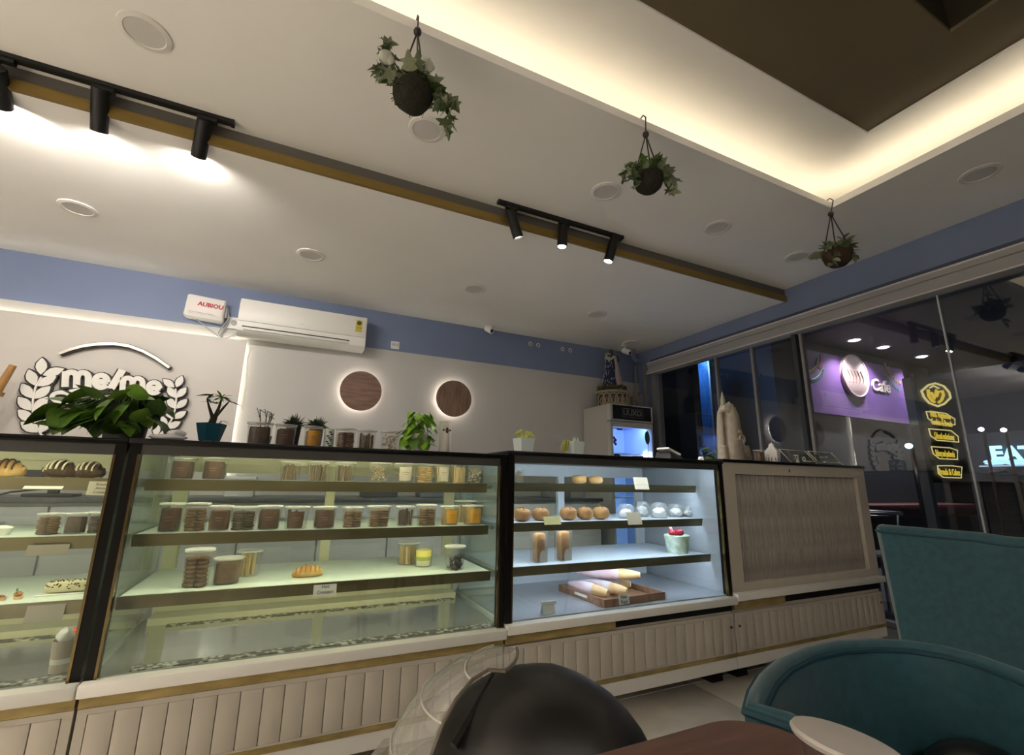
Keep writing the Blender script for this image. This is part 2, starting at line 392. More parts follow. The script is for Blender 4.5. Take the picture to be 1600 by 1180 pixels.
for k, (x, tx) in enumerate(((-1.3, -1.0), (-.2, .2), (.9, 1.2), (1.6, 2.3))):
    spot_head(None, None, 'added black spotlight on the rear track aimed at the counter, %s from the left' % ORD[k], L_REAR_FILL, x=x, d=Vector((tx, 2.0, .9)) - Vector((x, YT, ZN - .075)), size=1.5, length=.16)
YT = 2.545

# ================================================================== display cabinets
cream = mat('cream cabinet paint', (.52, .475, .41), .5, noise=.06, nscale=6)
cream_lt = mat('white ledge laminate', (.74, .72, .68), .32, noise=.04, nscale=5)
gold_trim = mat('worn gold trim', (.44, .33, .13), .4, .25, noise=.45, nscale=9, stretch=(1, 3, 3))
gold_steel = mat('gold mirror steel', (.22, .17, .08), .2, 1.0, noise=.12, nscale=5)
rail_steel = mat('bronze price rail', (.20, .17, .10), .36, .85, noise=.15, nscale=4, stretch=(1, 8, 8))
black_post = mat('black post', (.008, .0075, .007), .3, 0., spec=.2)
granite = mat('black stone top', (.008, .0075, .008), .3, noise=.3, nscale=60, spec=.2)
case_glass = thin_glass('display case glass', (.93, .96, .94), r0=.035, top=.55)
side_glass = thin_glass('case side glass', (.86, .91, .88), haze=.10, hcol=(.5, .56, .52), r0=.05, top=.8)
shelf_glass = mat('frosted shelf glass', (.68, .76, .71), .28, noise=.04, nscale=3)
frame_y = mat('cream case frame', (.66, .64, .45), .4)
frame_w = mat('white case frame', (.62, .66, .70), .4)
inner_grey = mat('grey case liner', (.30, .31, .30), .35, .2, noise=.1, nscale=3)
deck_steel = mat('brushed steel deck', (.50, .52, .58), .32, .55, noise=.12, nscale=3, stretch=(30, 1, 1))
def lace_mat():
    m = bpy.data.materials.new('silver lace'); m.use_nodes = True; nt = m.node_tree; b = nt.nodes['Principled BSDF']
    tc = nt.nodes.new('ShaderNodeTexCoord'); v = nt.nodes.new('ShaderNodeTexVoronoi'); v.inputs['Scale'].default_value = 48
    nt.links.new(tc.outputs['Object'], v.inputs['Vector']); r = nt.nodes.new('ShaderNodeValToRGB')
    r.color_ramp.elements[0].position = .3; r.color_ramp.elements[0].color = (.72, .71, .66, 1); r.color_ramp.elements[1].position = .55; r.color_ramp.elements[1].color = (.12, .11, .10, 1)
    nt.links.new(v.outputs['Distance'], r.inputs[0]); nt.links.new(r.outputs[0], b.inputs['Base Color']); b.inputs['Roughness'].default_value = .35; b.inputs['Metallic'].default_value = .5
    bp = nt.nodes.new('ShaderNodeBump'); bp.inputs['Strength'].default_value = .5; nt.links.new(v.outputs['Distance'], bp.inputs['Height']); nt.links.new(bp.outputs[0], b.inputs['Normal'])
    return m
lace = lace_mat()
led_y = emis('yellow case LED', (1.0, .93, .62), L_CASE * 1.05); led_b = emis('cool case LED', (.76, .86, 1.0), L_CASE * 1.7)
side_glass_b = thin_glass('case side glass neutral', (.92, .94, .96), haze=.10, hcol=(.56, .58, .62), r0=.05, top=.8)
shelf_glass_b = mat('frosted cool shelf glass', (.68, .74, .80), .28, noise=.04, nscale=3)
DF = 1.90; CD = .70
SHZ = ((.990, .185), (.803, .155), (.612, .115))      # shelf top height, set-back of the front edge
XC = [-1.85, -.485, .878, 2.236, 3.635]
ZTOP = [1.118, 1.122, 1.140, 1.152]; ZDZ = [0, 0, .012, .026]
plank = None
def cabinet(i, label, case, gold=(0, 1)):
    x0, x1 = XC[i] + .004, XC[i + 1] - .004; w = x1 - x0; zt = ZTOP[i]; dz = ZDZ[i]
    t = thing('display_cabinet', label, 'display case', (x0, DF, 0), 0, 'bakery display cabinets in a row')
    zl = .410 + dz
    base = part(t, 'base_body', MB().box((0, .016, .135), (w, CD, .372 + dz)), cream)
    part(t, 'plinth', MB().box((0, .004, .066), (w, CD - .02, .126)), cream_lt)
    n = int(round((w - .05) / .064)); pw = (w - .05) / n
    pm = MB().rbox((-pw / 2 + .0011, 0, .15), (pw / 2 - .0011, .016, .318), .002).mesh('plank')
    for k in range(n): link('plank', pm, cream, base, T(.025 + pw * (k + .5), .002, 0))
    part(base, 'door_rail', MB().box((0, .003, .318), (w, .016, .334)).box((0, .003, .14), (w, .016, .15)).box((0, .003, .15), (.024, .016, .318)).box((w - .024, .003, .15), (w, .016, .318)), cream)
    part(t, 'gold_band', MB().box((w * gold[0], -.002, .337 + dz * .5), (w * gold[1], .016, .368 + dz)), gold_trim)
    if gold[1] < 1: part(t, 'open_gap', MB().box((w * gold[1], .008, .34 + dz * .5), (w, .0165, .368 + dz)), black_post)
    part(t, 'lower_gold_band', MB().box((0, -.001, .124), (w, .016, .142)), gold_trim)
    part(t, 'ledge', MB().rbox((-.003, -.035, .372 + dz), (w + .003, CD, zl), .006), cream_lt)
    for fx in (.05, w - .13):
        for fy in (.06, CD - .14): part(t, 'foot', MB().box((fx, fy, 0), (fx + .08, fy + .08, .066)), black_post)
    if i >= 2:
        for xx in ((w - .03,) if i == 2 else (.025, w - .03)):
            part(t, 'lock', MB().lathe([(.006, 0), (.006, .008), (.001, .009)], 10, M=T(xx, 0, .27, PI / 2)), mat('dark lock', (.1, .09, .07), .4, .6))
    part(t, 'stone_top', MB().rbox((-.004, -.012, zt - .018), (w + .004, CD + .01, zt), .004), granite)
    if not case: return t
    fr = frame_y if case == 'y' else frame_w; led = led_y if case == 'y' else led_b
    part(t, 'top_frame', MB().box((0, 0, zt - .052), (w, .022, zt - .018)).box((0, .03, zt - .03), (w, CD, zt - .018)), mat('grey top frame', (.055, .055, .05), .4, .2))
    for side, xa in ((0, 0), (1, w - .03)):
        p = part(t, 'corner_post', MB().box((xa, -.003, zl), (xa + .03, .03, zt - .018)), black_post)
        part(p, 'gold_edge', MB().box((xa - .001 if side else xa + .024, -.005, zl), (xa + .006 if side else xa + .031, .012, zt - .052)), gold_steel)
    part(t, 'front_glass', MB().box((.03, .006, zl + .001), (w - .03, .011, zt - .04)), case_glass)
    for xa in (.008, w - .013): part(t, 'side_glass', MB().box((xa, .03, zl), (xa + .005, CD - .02, zt - .03)), side_glass if case == 'y' else side_glass_b)
    if case == 'b' : part(t, 'end_panel', MB().box((w - .006, .03, zl), (w - .001, CD - .02, zt - .03)), mat('white end panel', (.72, .73, .75), .3))
    # back frame with sliding glass doors
    bf = MB()
    for a, b2 in ((.02, .075), (w / 2 - .022, w / 2 + .022), (w - .075, w - .02)): bf.box((a, CD - .05, zl), (b2, CD - .02, zt - .03))
    bf.box((.02, CD - .052, zl), (w - .02, CD - .018, zl + .05)); bf.box((.02, CD - .055, zt - .10), (w - .02, CD - .015, zt - .03))
    part(t, 'back_frame', bf, fr)
    for a, b2 in ((.07, w / 2 - .02), (w / 2 + .02, w - .07)):
        part(t, 'sliding_door_glass', MB().box((a, CD - .038, zl + .05), (b2, CD - .034, zt - .10)), case_glass)
    if case == 'y':
        part(t, 'valance', MB().box((.03, CD - .09, zt - .062), (w - .03, CD - .058, zt - .03)), fr)
    # deck
    if case == 'b':
        part(t, 'steel_deck', MB().box((.012, .012, zl), (w - .012, CD - .05, zl + .006)), deck_steel)
    else:
        part(t, 'mirror_deck', MB().box((.012, .012, zl), (w - .012, CD - .05, zl + .004)), mat('grey mirror deck', (.60, .61, .60), .10, .85, noise=.06, nscale=2))
        part(t, 'lace_edging', MB().box((.10, .022, zl + .004), (w - .03, .062, zl + .006)), lace)
        part(t, 'lace_edging', MB().box((.10, CD - .20, zl + .004), (w - .05, CD - .165, zl + .006)), lace)
        part(t, 'back_ledge', MB().box((.03, CD - .165, zl + .004), (w - .03, CD - .052, zl + .03)), fr)
    # LED tube under the top
    part(t, 'led_tube', MB().tube([(.06, .034, zt - .036), (w - .06, .034, zt - .036)], .006, 8), emis('case tube ' + case, (1.0, .93, .62) if case == 'y' else (.80, .89, 1.0), L_CASE * 2.2))
    # shelves with bronze rails, each with a LED strip behind its rail
    for k, (z, sb) in enumerate(SHZ):
        z += dz * .6
        s = part(t, 'shelf', MB().box((.02, sb + .004, z - .012), (w - .02, CD - .06, z)), shelf_glass if case == 'y' else shelf_glass_b)
        part(s, 'price_rail', MB().add([(.016, sb + .002, z - .040), (w - .016, sb + .002, z - .040), (w - .016, sb - .006, z + .001), (.016, sb - .006, z + .001), (.016, sb + .006, z + .001), (w - .016, sb + .006, z + .001), (w - .016, sb + .005, z - .040), (.016, sb + .005, z - .040)],
             [(0, 1, 2, 3), (3, 2, 5, 4), (4, 5, 6, 7), (7, 6, 1, 0), (0, 3, 4, 7), (1, 6, 5, 2)]), rail_steel)
        part(s, 'bracket', MB().box((.014, sb + .02, z - .03), (.02, CD - .06, z - .012)).box((w - .02, sb + .02, z - .03), (w - .014, CD - .06, z - .012)), inner_grey)
        part(s, 'led_strip', MB().box((.05, sb + .010, z - .022), (w - .05, sb + .018, z - .013)), led)
    return t
cabinet(0, 'bakery display case cut off by the left edge of the picture', 'y')
cabinet(1, 'yellow lit display case filled with biscuit tubs', 'y')
cabinet(2, 'cool white lit display case with the baguette tray', 'b', gold=(0, .42))
c4 = cabinet(3, 'cream cabinet with a reeded front panel at the end of the row', None, gold=(0, .3))
# reeded front of the last cabinet
x0, x1 = XC[3] + .004, XC[4] - .004; w = x1 - x0; zl = .410 + ZDZ[3]; zt = ZTOP[3] - .018
part(c4, 'carcass', MB().box((0, .03, zl), (w, CD - .02, zt)), cream)
part(c4, 'panel_frame', MB().box((0, 0, zl), (.095, .03, zt)).box((w - .095, 0, zl), (w, .03, zt)).box((.095, 0, zt - .065), (w - .095, .03, zt)).box((.095, 0, zl), (w - .095, .03, zl + .045)), cream)
reed_m = mat('reed slats', (.47, .43, .385), .6, noise=.55, nscale=26, stretch=(1, 1, .25))
nr = 74; rw = (w - .19) / nr
reed = MB().lathe([(rw * .46, zl + .045), (rw * .46, zt - .065)], 8, cap0=False, cap1=False).mesh('reed_slat')
for k in range(nr):
    link('reed_slat', reed, reed_m, c4, T(.095 + rw * (k + .5), .028, 0, 0, 0, random.uniform(0, 6)))
part(c4, 'keyhole', MB().box((.585, -.002, zt - .045), (.592, .004, zt - .025)), black_post)
# ================================================================== back wall fixtures
plastic_w = mat('white plastic', (.72, .71, .68), .35, noise=.03, nscale=5)
plastic_g = mat('grey plastic', (.30, .30, .30), .4)
dark_gap = mat('dark gap', (.02, .02, .02), .6)
wood_disc = mat('walnut laminate', (.235, .145, .105), .5, noise=.45, nscale=7, stretch=(6, 6, .8))
wood_disc2 = mat('walnut laminate horizontal', (.25, .15, .115), .5, noise=.4, nscale=7, stretch=(.8, 6, 6))
face_white = mat('sign face white', (.80, .78, .74), .5)
edge_black = mat('sign edge black', (.015, .013, .012), .4)
# air conditioner
t = thing('air_conditioner', 'white wall mounted split air conditioner on the blue band', 'air conditioner', (-.02, YW - .005, 2.25))
w = 1.10; hx = w / 2
prof = [(0, .01), (-.16, .0), (-.205, .03), (-.215, .075), (-.215, .27), (-.195, .325), (-.15, .345), (0, .345)]
part(t, 'body', MB().xprism(prof, -hx, hx), plastic_w)
part(t, 'front_panel', MB().rbox((-hx + .004, -.224, .115), (hx - .004, -.212, .322), .006), plastic_w)
part(t, 'air_flap', MB().rbox((-hx + .05, -.224, .035), (hx - .16, -.19, .062), .008), mat('flap plastic', (.66, .65, .62), .3))
part(t, 'outlet_slot', MB().box((-hx + .04, -.217, .064), (hx - .15, -.2, .072)), dark_gap)
s = part(t, 'energy_label', MB().box((hx - .105, -.2255, .165), (hx - .045, -.2242, .285)), mat('label yellow', (.55, .45, .06), .5))
part(s, 'rating_star', MB().lathe([(.006, 0), (.022, 0), (.022, .0012), (.006, .0012)], 20, M=T(hx - .075, -.2255, .255, PI / 2)), mat('label green', (.06, .09, .02), .5))
text(s, 'label_print', '5 STAR', mat('label ink', (.05, .05, .03), .5), .018, (hx - .075, -.2262, .205), extrude=.0003)
text(t, 'maker_mark', '----', mat('grey print', (.3, .3, .3), .5), .03, (-.03, -.2245, .16), extrude=.0003)
# stabiliser box with red print
p0 = at(292, 462, Y=YW - .1); p1 = at(349, 500, Y=YW - .1)
t = thing('stabiliser_box', 'white box with red lettering and cables left of the air conditioner', 'voltage box', ((p0.x + p1.x) / 2, YW - .004, (p0.z + p1.z) / 2))
w = abs(p1.x - p0.x); h = .205; M = T(0, 0, 0, 0, math.radians(3))
part(t, 'case', MB().rbox((-w / 2, -.11, -h / 2), (w / 2, 0, h / 2), .018, M), plastic_w)
part(t, 'cover', MB().rbox((-w / 2 + .03, -.116, -h / 2 + .03), (w / 2 - .012, -.108, h / 2 - .012), .006, M), mat('pinkish white cover', (.74, .68, .67), .45))
text(t, 'lettering', 'AUBIOU', mat('red print', (.42, .02, .04), .5), .052, (w * .14, -.1175, .02), rot=(PI / 2, math.radians(3), 0), extrude=.0004, offset=.0022)
part(t, 'seam', MB().box((-w / 2 + .04, -.1172, -h / 2 + .042), (w / 2 - .06, -.1155, -h / 2 + .047), M), plastic_g)
part(t, 'side_socket', MB().rbox((w / 2 - .004, -.075, -.06), (w / 2 + .018, -.03, .04), .005), plastic_g)
cab_m = mat('grey cable', (.35, .35, .37), .5)
def cable(pts, r=.006): return MB().tube(pts, r, 6)
part(t, 'cable', cable([(w / 2 + .01, -.05, .03), (w / 2 + .035, -.05, -.05), (w / 2 - .0, -.05, -.13), (w / 2 - .03, -.045, -.2), (w / 2, -.04, -.245), (w / 2 + .05, -.02, -.23), (w / 2 + .11, -.012, -.165)]), cab_m)
part(t, 'cable', cable([(-w / 2 + .09, -.05, -.10), (w * .1, -.04, -.165), (w / 2 - .02, -.04, -.235)], .005), cab_m)
part(t, 'cable', cable([(w / 2 + .018, -.05, .02), (w / 2 + .028, -.03, -.1), (w / 2 - .01, -.02, -.2), (w / 2 + .01, -.02, -.25)], .008), cab_m)
p = at(366, 506, Y=YW)
t = thing('wall_socket', 'white socket plate between the stabiliser box and the air conditioner', 'socket', (p.x, YW - .003, p.z))
part(t, 'plate', MB().rbox((-.055, -.02, -.055), (.055, 0, .055), .006), plastic_w); part(t, 'outlet', MB().lathe([(.002, 0), (.026, 0), (.026, .004), (.022, .005)], 16, M=T(0, -.02, 0, PI / 2)), plastic_g)
p = at(617, 540, Y=YW)
t = thing('wall_switch', 'small white switch plate on the blue band beside the air conditioner', 'switch', (p.x, YW - .003, p.z))
part(t, 'plate', MB().rbox((-.045, -.014, -.042), (.045, 0, .042), .006), plastic_w)
for k in (-1, 0, 1): part(t, 'rocker', MB().rbox((k * .024 - .009, -.019, -.012), (k * .024 + .009, -.013, .022), .002), mat('rocker grey', (.45, .45, .46), .4))
for (px, py, lb) in ((828, 538, 'white ring hook on the blue band, leftmost of four'), (840, 540, 'white ring hook on the blue band, second of four from the left'), (878, 546, 'white ring hook on the blue band, third of four from the left'), (890, 548, 'white ring hook on the blue band, nearest the statue')):
    p = at(px, py, Y=YW); t = thing('ring_hook', lb, 'hook', (p.x, YW - .003, p.z), 0, 'white ring hooks on the blue band')
    part(t, 'ring', MB().tube([(.022 * math.cos(a * PI / 8), -.012, .022 * math.sin(a * PI / 8)) for a in range(17)], .006, 6), plastic_w)
    part(t, 'wall_plug', MB().lathe([(.008, 0), (.008, .014)], 8, M=T(0, 0, .02, PI / 2)), plastic_w)
# security cameras
def cctv(px, py, lb, Y):
    p = at(px, py, Y=Y); t = thing('security_camera', lb, 'camera', (p.x, Y, ZF))
    part(t, 'bracket', MB().lathe([(.045, 0), (.045, -.012), (.012, -.02), (.012, p.z - ZF)], 14), plastic_w)
    part(t, 'body', MB().lathe([(.02, -.06), (.034, -.05), (.036, .04), (.030, .06)], 18, M=T(0, -.02, p.z - ZF, PI / 2 + .5, 0, .3)), mat('glossy white shell', (.8, .8, .8), .15))
    part(t, 'lens', MB().lathe([(.001, .061), (.022, .061)], 14, cap0=False, M=T(0, -.02, p.z - ZF, PI / 2 + .5, 0, .3)), dark_gap)
cctv(763, 516, 'small white security camera at the top of the blue band above the second wooden disc', 4.66)
cctv(977, 550, 'white security camera in the corner above the statue', 4.5)
# back lit wooden discs
def disc(px, py, m, lb):
    p = at(px, py, Y=YW - .06); t = thing('wall_disc_lamp', lb, 'wall lamp', (p.x, YW - .06, p.z), 0, 'back lit wooden wall discs')
    part(t, 'disc', MB().lathe([(.196, 0), (.199, .004), (.199, .014), (.196, .018)], 64, M=T(0, 0, 0, PI / 2)), m)
    part(t, 'back_box', MB().lathe([(.15, 0), (.15, .055)], 48, M=T(0, .057, 0, PI / 2)), plastic_w)
    part(t, 'led_ring', MB().tube([(.162 * math.cos(a * PI / 24), .022, .162 * math.sin(a * PI / 24)) for a in range(49)], .006, 6, caps=False), emis('disc LED', (1, .90, .76), L_DISC * 2.2))
disc(564, 611, wood_disc2, 'round walnut wall disc with a back light, nearer the air conditioner')
disc(709, 623, wood_disc, 'round walnut wall disc with a back light, nearer the fridge')
# sign panel and its LED edge
YP = 4.69
pz = 1 + .262 * YP; pxr = -.105 * YP
t = thing('sign_panel', 'pale grey backing panel with glowing edges behind the wreath sign', 'wall panel', (pxr, YP, 0))
part(t, 'board', MB().box((XL + .02 - pxr, 0, .0), (0, .015, pz)), mat('panel pale grey', (.60, .565, .535), .42, noise=.04, nscale=2))
lp = emis('panel LED', (1.0, .91, .74), L_PANEL * 2)
part(t, 'led_strip', MB().box((XL + .05 - pxr, .022, pz - .03), (-.02, .030, pz - .018)), lp)
part(t, 'led_strip', MB().box((-.03, .022, .1), (-.018, .030, pz - .03)), lp)
wire = [at(390, 535, Y=YP - .01), at(391, 548, Y=YP - .02), at(387, 560, Y=YP - .02), at(385, 600, Y=YP - .01), at(378, 640, Y=YP - .01)]
part(t, 'cable', MB().tube([(q.x - pxr, q.y - YP, q.z) for q in wire], .004, 6), plastic_w)
# wreath sign
YSG = YP - .03
def L2(px, py): q = at(px, py, Y=YSG); return q.x, q.z
sx0, sz0 = L2(165, 625)
t = thing('wreath_sign', 'white and black logo sign reading me me inside a leaf wreath', 'sign', (sx0, YSG, sz0))
def loc(px, py, dy=0): q = L2(px, py); return Vector((q[0] - sx0, dy, q[1] - sz0))
leafp = [(0, 0), (.022, .028), (.034, .060), (.030, .092), (.012, .122), (0, .135), (-.012, .122), (-.030, .092), (-.034, .060), (-.022, .028)]
lm = MB().prism(leafp, -.012, .0).mesh('wreath_leaf'); lo_ = MB().prism([(x * 1.32, z * 1.14 - .008) for x, z in leafp], -.006, .026).mesh('leaf_outline')
def wleaf(px, py, ang, s):
    v = loc(px, py); l = link('wreath_leaf', lm, face_white, t, T(v.x, -.004, v.z, 0, ang, 0, (s, 1, s)))
    link('leaf_outline', lo_, edge_black, l)
for (px, py, a1, a2, s) in ((66, 586, -.12, 1.05, .98), (57, 603, -.45, .82, .98), (52, 623, -.62, .62, .98), (51, 642, -.75, .5, .98), (54, 660, -.85, .38, .98), (62, 676, -1.0, .3, .98)):
    wleaf(px - 1, py, a1, s); wleaf(px + 2, py + 1, a2, s)
for (px, py, a1, a2, s) in ((275, 606, -.95, .25, .80), (276, 622, -.62, .5, .80), (275, 639, -.55, .62, .80), (270, 655, -.42, .85, .80), (260, 670, -.3, .95, .80), (246, 682, -.05, 1.1, .76)):
    wleaf(px - 2, py, a1, s); wleaf(px + 1, py, a2, s)
def ribbon(P_, w_, y0, y1):
    n = len(P_); vs = []; fs = []
    for i in range(n):
        d = (P_[min(i + 1, n - 1)] - P_[max(i - 1, 0)]).normalized(); nr_ = Vector((-d.z, 0, d.x)) * w_ / 2; q = P_[i]
        if i == 0: q = q - d * w_ * .2
        if i == n - 1: q = q + d * w_ * .2
        for sgn in (-1, 1):
            for y in (y0, y1): vs.append((q.x + sgn * nr_.x, y, q.z + sgn * nr_.z))
    for i in range(n - 1):
        b_ = 4 * i; c_ = b_ + 4
        fs += [(b_, c_, c_ + 2, b_ + 2), (b_ + 1, b_ + 3, c_ + 3, c_ + 1), (b_, b_ + 1, c_ + 1, c_), (b_ + 2, c_ + 2, c_ + 3, b_ + 3)]
    fs += [(0, 2, 3, 1), (4*n-4, 4*n-3, 4*n-1, 4*n-2)]
    return MB().add(vs, fs)
def strip(pts, w_, y0, y1):
    mb = MB()
    for a, b in zip(pts[:-1], pts[1:]):
        d = (b - a); nrm = Vector((-d.z, 0, d.x)).normalized() * w_ / 2
        mb.prism([((a - nrm).x, (a - nrm).z), ((b - nrm).x, (b - nrm).z), ((b + nrm).x, (b + nrm).z), ((a + nrm).x, (a + nrm).z)], y0, y1)
    return mb
for st in ([(66, 590), (57, 606), (53, 625), (53, 644), (57, 663), (66, 680), (80, 690)], [(275, 608), (276, 624), (274, 641), (268, 658), (256, 674), (240, 688)]):
    pts = [loc(*q) for q in st]
    s = part(t, 'wreath_stem', ribbon(pts, .012, -.018, -.001), face_white); part(s, 'stem_outline', ribbon(pts, .024, -.003, .026), edge_black)
arc = [(96, 553), (113, 547), (132, 542), (155, 539), (180, 538.5), (203, 542), (225, 550), (245, 561), (265, 575)]
pts = [loc(*q) for q in arc]
s = part(t, 'arc', ribbon(pts, .022, -.03, 0), mat('brushed arc', (.55, .52, .48), .3, .7)); part(s, 'arc_edge', ribbon(pts, .034, -.018, .02), edge_black)
import mathutils
def strokes(polys, w_, y0, y1):
    mb = MB()
    for k, poly in enumerate(polys):
        v = ribbon([loc(*q) for q in poly], w_, y0 - .0007 * k, y1 - .0007 * k); mb.add(v.v, v.f)
    return mb
def arcpts(cx, cy, rx, ry, a0, a1, n=10): return [(cx + rx * math.cos(math.radians(a0 + (a1 - a0) * k / n)), cy - ry * math.sin(math.radians(a0 + (a1 - a0) * k / n))) for k in range(n + 1)]
def letter(polys, w_=.042):
    l = part(t, 'letter', strokes(polys, w_, -.03, -.014), face_white)
    part(l, 'letter_outline', strokes([[(x - .6, y + 1.2) for x, y in q] for q in polys], w_ + .032, -.013, .027), edge_black)
def lm_(x0, yb, w, h, sl): # letter m
    yb2 = yb + sl
    return [[(x0, yb), (x0 + 1, yb - h)], [(x0 + 1, yb - h * .55)] + arcpts(x0 + w * .27, yb - h * .66, w * .24, h * .36, 170, 0, 8) + [(x0 + w * .5, yb + sl * .5)],
            [(x0 + w * .52, yb - h * .6)] + arcpts(x0 + w * .77, yb - h * .62, w * .24, h * .36, 170, 0, 8) + [(x0 + w, yb + sl)]]
def le_(cx, cy, rx, ry): return [arcpts(cx, cy, rx, ry, 350, 10, 1)[:0] + [(cx - rx, cy), (cx + rx, cy + 1)], arcpts(cx, cy, rx, ry, 0, 315, 16)]
letter(lm_(104, 604, 36, 21, 3)); letter(le_(160, 597, 9.5, 9.5)); letter([[(176, 607), (192, 581)]], .05); letter(lm_(193, 610, 31, 18, 3), .038); letter(le_(242, 607, 8.5, 8.5), .038)
letter([arcpts(98, 621, 14, 7, 40, 200, 8) + [(90, 628), (104, 631), (120, 626)]], .03); letter([[(112, 613), (128, 610), (143, 612)]], .03); letter([arcpts(236, 640, 14, 14, 10, -80, 8)], .02); letter([[(86, 668), (92, 650), (98, 660)]], .025)
# wooden pole at the left edge
p = at(-9, 625, Y=4.5)
t = thing('bamboo_pole', 'golden bamboo pole with a knot at the left edge', 'pole', (p.x, 4.5, .855))
bam = mat('bamboo', (.42, .22, .07), .4, noise=.3, nscale=8, stretch=(6, 6, 1)); tilt = .10
pz1 = at(10, 570, Y=4.5).z - .855
part(t, 'shaft', MB().tube([(-.20, 0, 0), (-.06, 0, pz1 - .42), (.0, 0, pz1 - .21)], [.036, .034, .030], 14).tube([(.0, 0, pz1 - .21), (.05, 0, pz1)], [.027, .021], 14), bam)
part(t, 'knot', MB().tube([(-.004, 0, pz1 - .225), (.004, 0, pz1 - .195)], .042, 14), bam)
# corner pipe
p = at(990, 562, Y=4.6)
t = thing('corner_pipe', 'grey blue conduit pipe bending down in the corner beside the blind housing', 'pipe', (3.93, 4.62, 0))
part(t, 'run', MB().tube([(.13, -.02, 2.60), (.05, -.02, 2.60), (.02, -.02, 2.62), (0, -.02, 2.66), (0, -.02, ZF)], .028, 10), blue_paint)
part(t, 'conduit', MB().tube([(.10, .06, 0), (.10, .06, 2.55)], .016, 8), mat('grey conduit', (.2, .2, .21), .5))

# ================================================================== fridge in the corner
FY = 4.17; fx0 = .767 * FY; fx1 = .914 * FY; fz = 1 + .215 * FY; fw = fx1 - fx0; fd = .53
t = thing('glass_door_fridge', 'tall grey glass door fridge glowing blue in the corner', 'fridge', (fx0, FY, 0))
fg = mat('grey fridge sheet', (.42, .40, .375), .4, noise=.04, nscale=3); fs = mat('silver fridge frame', (.50, .50, .48), .3, .4)
body = MB().box((0, .06, .0), (.025, fd, fz)).box((fw - .025, .06, .0), (fw, fd, fz)).box((.025, fd - .03, .06), (fw - .025, fd, fz)).box((.025, .06, fz - .22), (fw - .025, fd - .03, fz)).box((.025, .06, .06), (fw - .025, fd - .03, .3))
part(t, 'cabinet_shell', body, fg)
part(t, 'liner', MB().box((.026, fd - .036, .3), (fw - .026, fd - .031, fz - .22)).box((.026, .07, .3), (.03, fd - .036, fz - .22)).box((fw - .03, .07, .3), (fw - .026, fd - .036, fz - .22)), mat('white liner', (.5, .6, .85), .5))
part(t, 'header', MB().box((.03, -.004, fz - .175), (fw - .02, .06, fz - .012)), mat('black header', (.008, .008, .009), .25))
part(t, 'header_frame', MB().box((0, -.008, fz - .19), (.03, .06, fz)).box((fw - .02, -.008, fz - .19), (fw, .06, fz)).box((.03, -.008, fz - .19), (fw - .02, .06, fz - .175)).box((.03, -.008, fz - .012), (fw - .02, .06, fz)), fs)
hm = mat('header print', (.13, .13, .13), .4)
text(t, 'header_lettering', 'LIUXO', hm, .095, (fw * .52, -.005, fz - .092), extrude=.0006, offset=.0015, space=.95)
part(t, 'lettering_frame', MB().box((fw * .27, -.0055, fz - .045), (fw * .77, -.004, fz - .041)).box((fw * .27, -.0055, fz - .145), (fw * .77, -.004, fz - .141)).box((fw * .27, -.0055, fz - .145), (fw * .277, -.004, fz - .041)).box((fw * .763, -.0055, fz - .145), (fw * .77, -.004, fz - .041)), hm)
part(t, 'door_frame', MB().box((.0, 0, .1), (.032, .06, fz - .2)).box((fw - .022, 0, .1), (fw, .06, fz - .2)).box((.032, 0, fz - .262), (fw - .022, .06, fz - .2)).box((.032, 0, .1), (fw - .022, .06, .3)), fs)
part(t, 'door_glass', MB().box((.032, .02, .3), (fw - .022, .026, fz - .262)), thin_glass('fridge glass', (.82, .90, 1.0), r0=.05))
for z in (.55, .85, 1.12, 1.335): part(t, 'wire_shelf', MB().box((.03, .09, z), (fw - .03, fd - .04, z + .012)), mat('white wire shelf', (.7, .76, .85), .4))
part(t, 'lamp_tube', MB().box((fw - .075, .075, .32), (fw - .042, .095, fz - .52)), emis('fridge lamp', (.75, .88, 1.0), 6.5))
part(t, 'lamp_tube', MB().box((.06, .08, fz - .24), (fw - .06, .10, fz - .225)), emis('fridge top lamp', (.45, .60, 1.0), 18.))
part(t, 'oval_sticker', MB().lathe([(.001, 0), (.05, 0), (.052, .002)], 24, M=T(fw - .075, .018, fz - .36, PI / 2) @ Matrix.Diagonal((.72, 1.5, 1, 1)), cap0=False), mat('dark green sticker', (.03, .10, .08), .5))
for k in range(4):
    part(t, 'round_sticker', MB().lathe([(.011, 0), (.018, 0), (.018, .0015), (.011, .0015)], 14, M=T(.055 + .02 * (k % 2), .018, fz - .39 - .022 * k, PI / 2)), mat('violet print', (.04, .02, .16), .5))
part(t, 'small_label', MB().box((.10, .0165, fz - .295), (.175, .019, fz - .275)), mat('ink label', (.01, .03, .06), .5))
part(t, 'strip_sticker', MB().box((.31, .0165, fz - .62), (.47, .019, fz - .575)), mat('pink strip sticker', (.55, .42, .62), .5))
text(t, 'sticker_print', 'COOLING', mat('red violet ink', (.22, .02, .12), .5), .03, (.385, .016, fz - .597), extrude=.0003)
part(t, 'black_sticker', MB().blob((.085, .0175, fz - .585), (.045, .0015, .022), 10, 6, 3, .3), dark_gap)
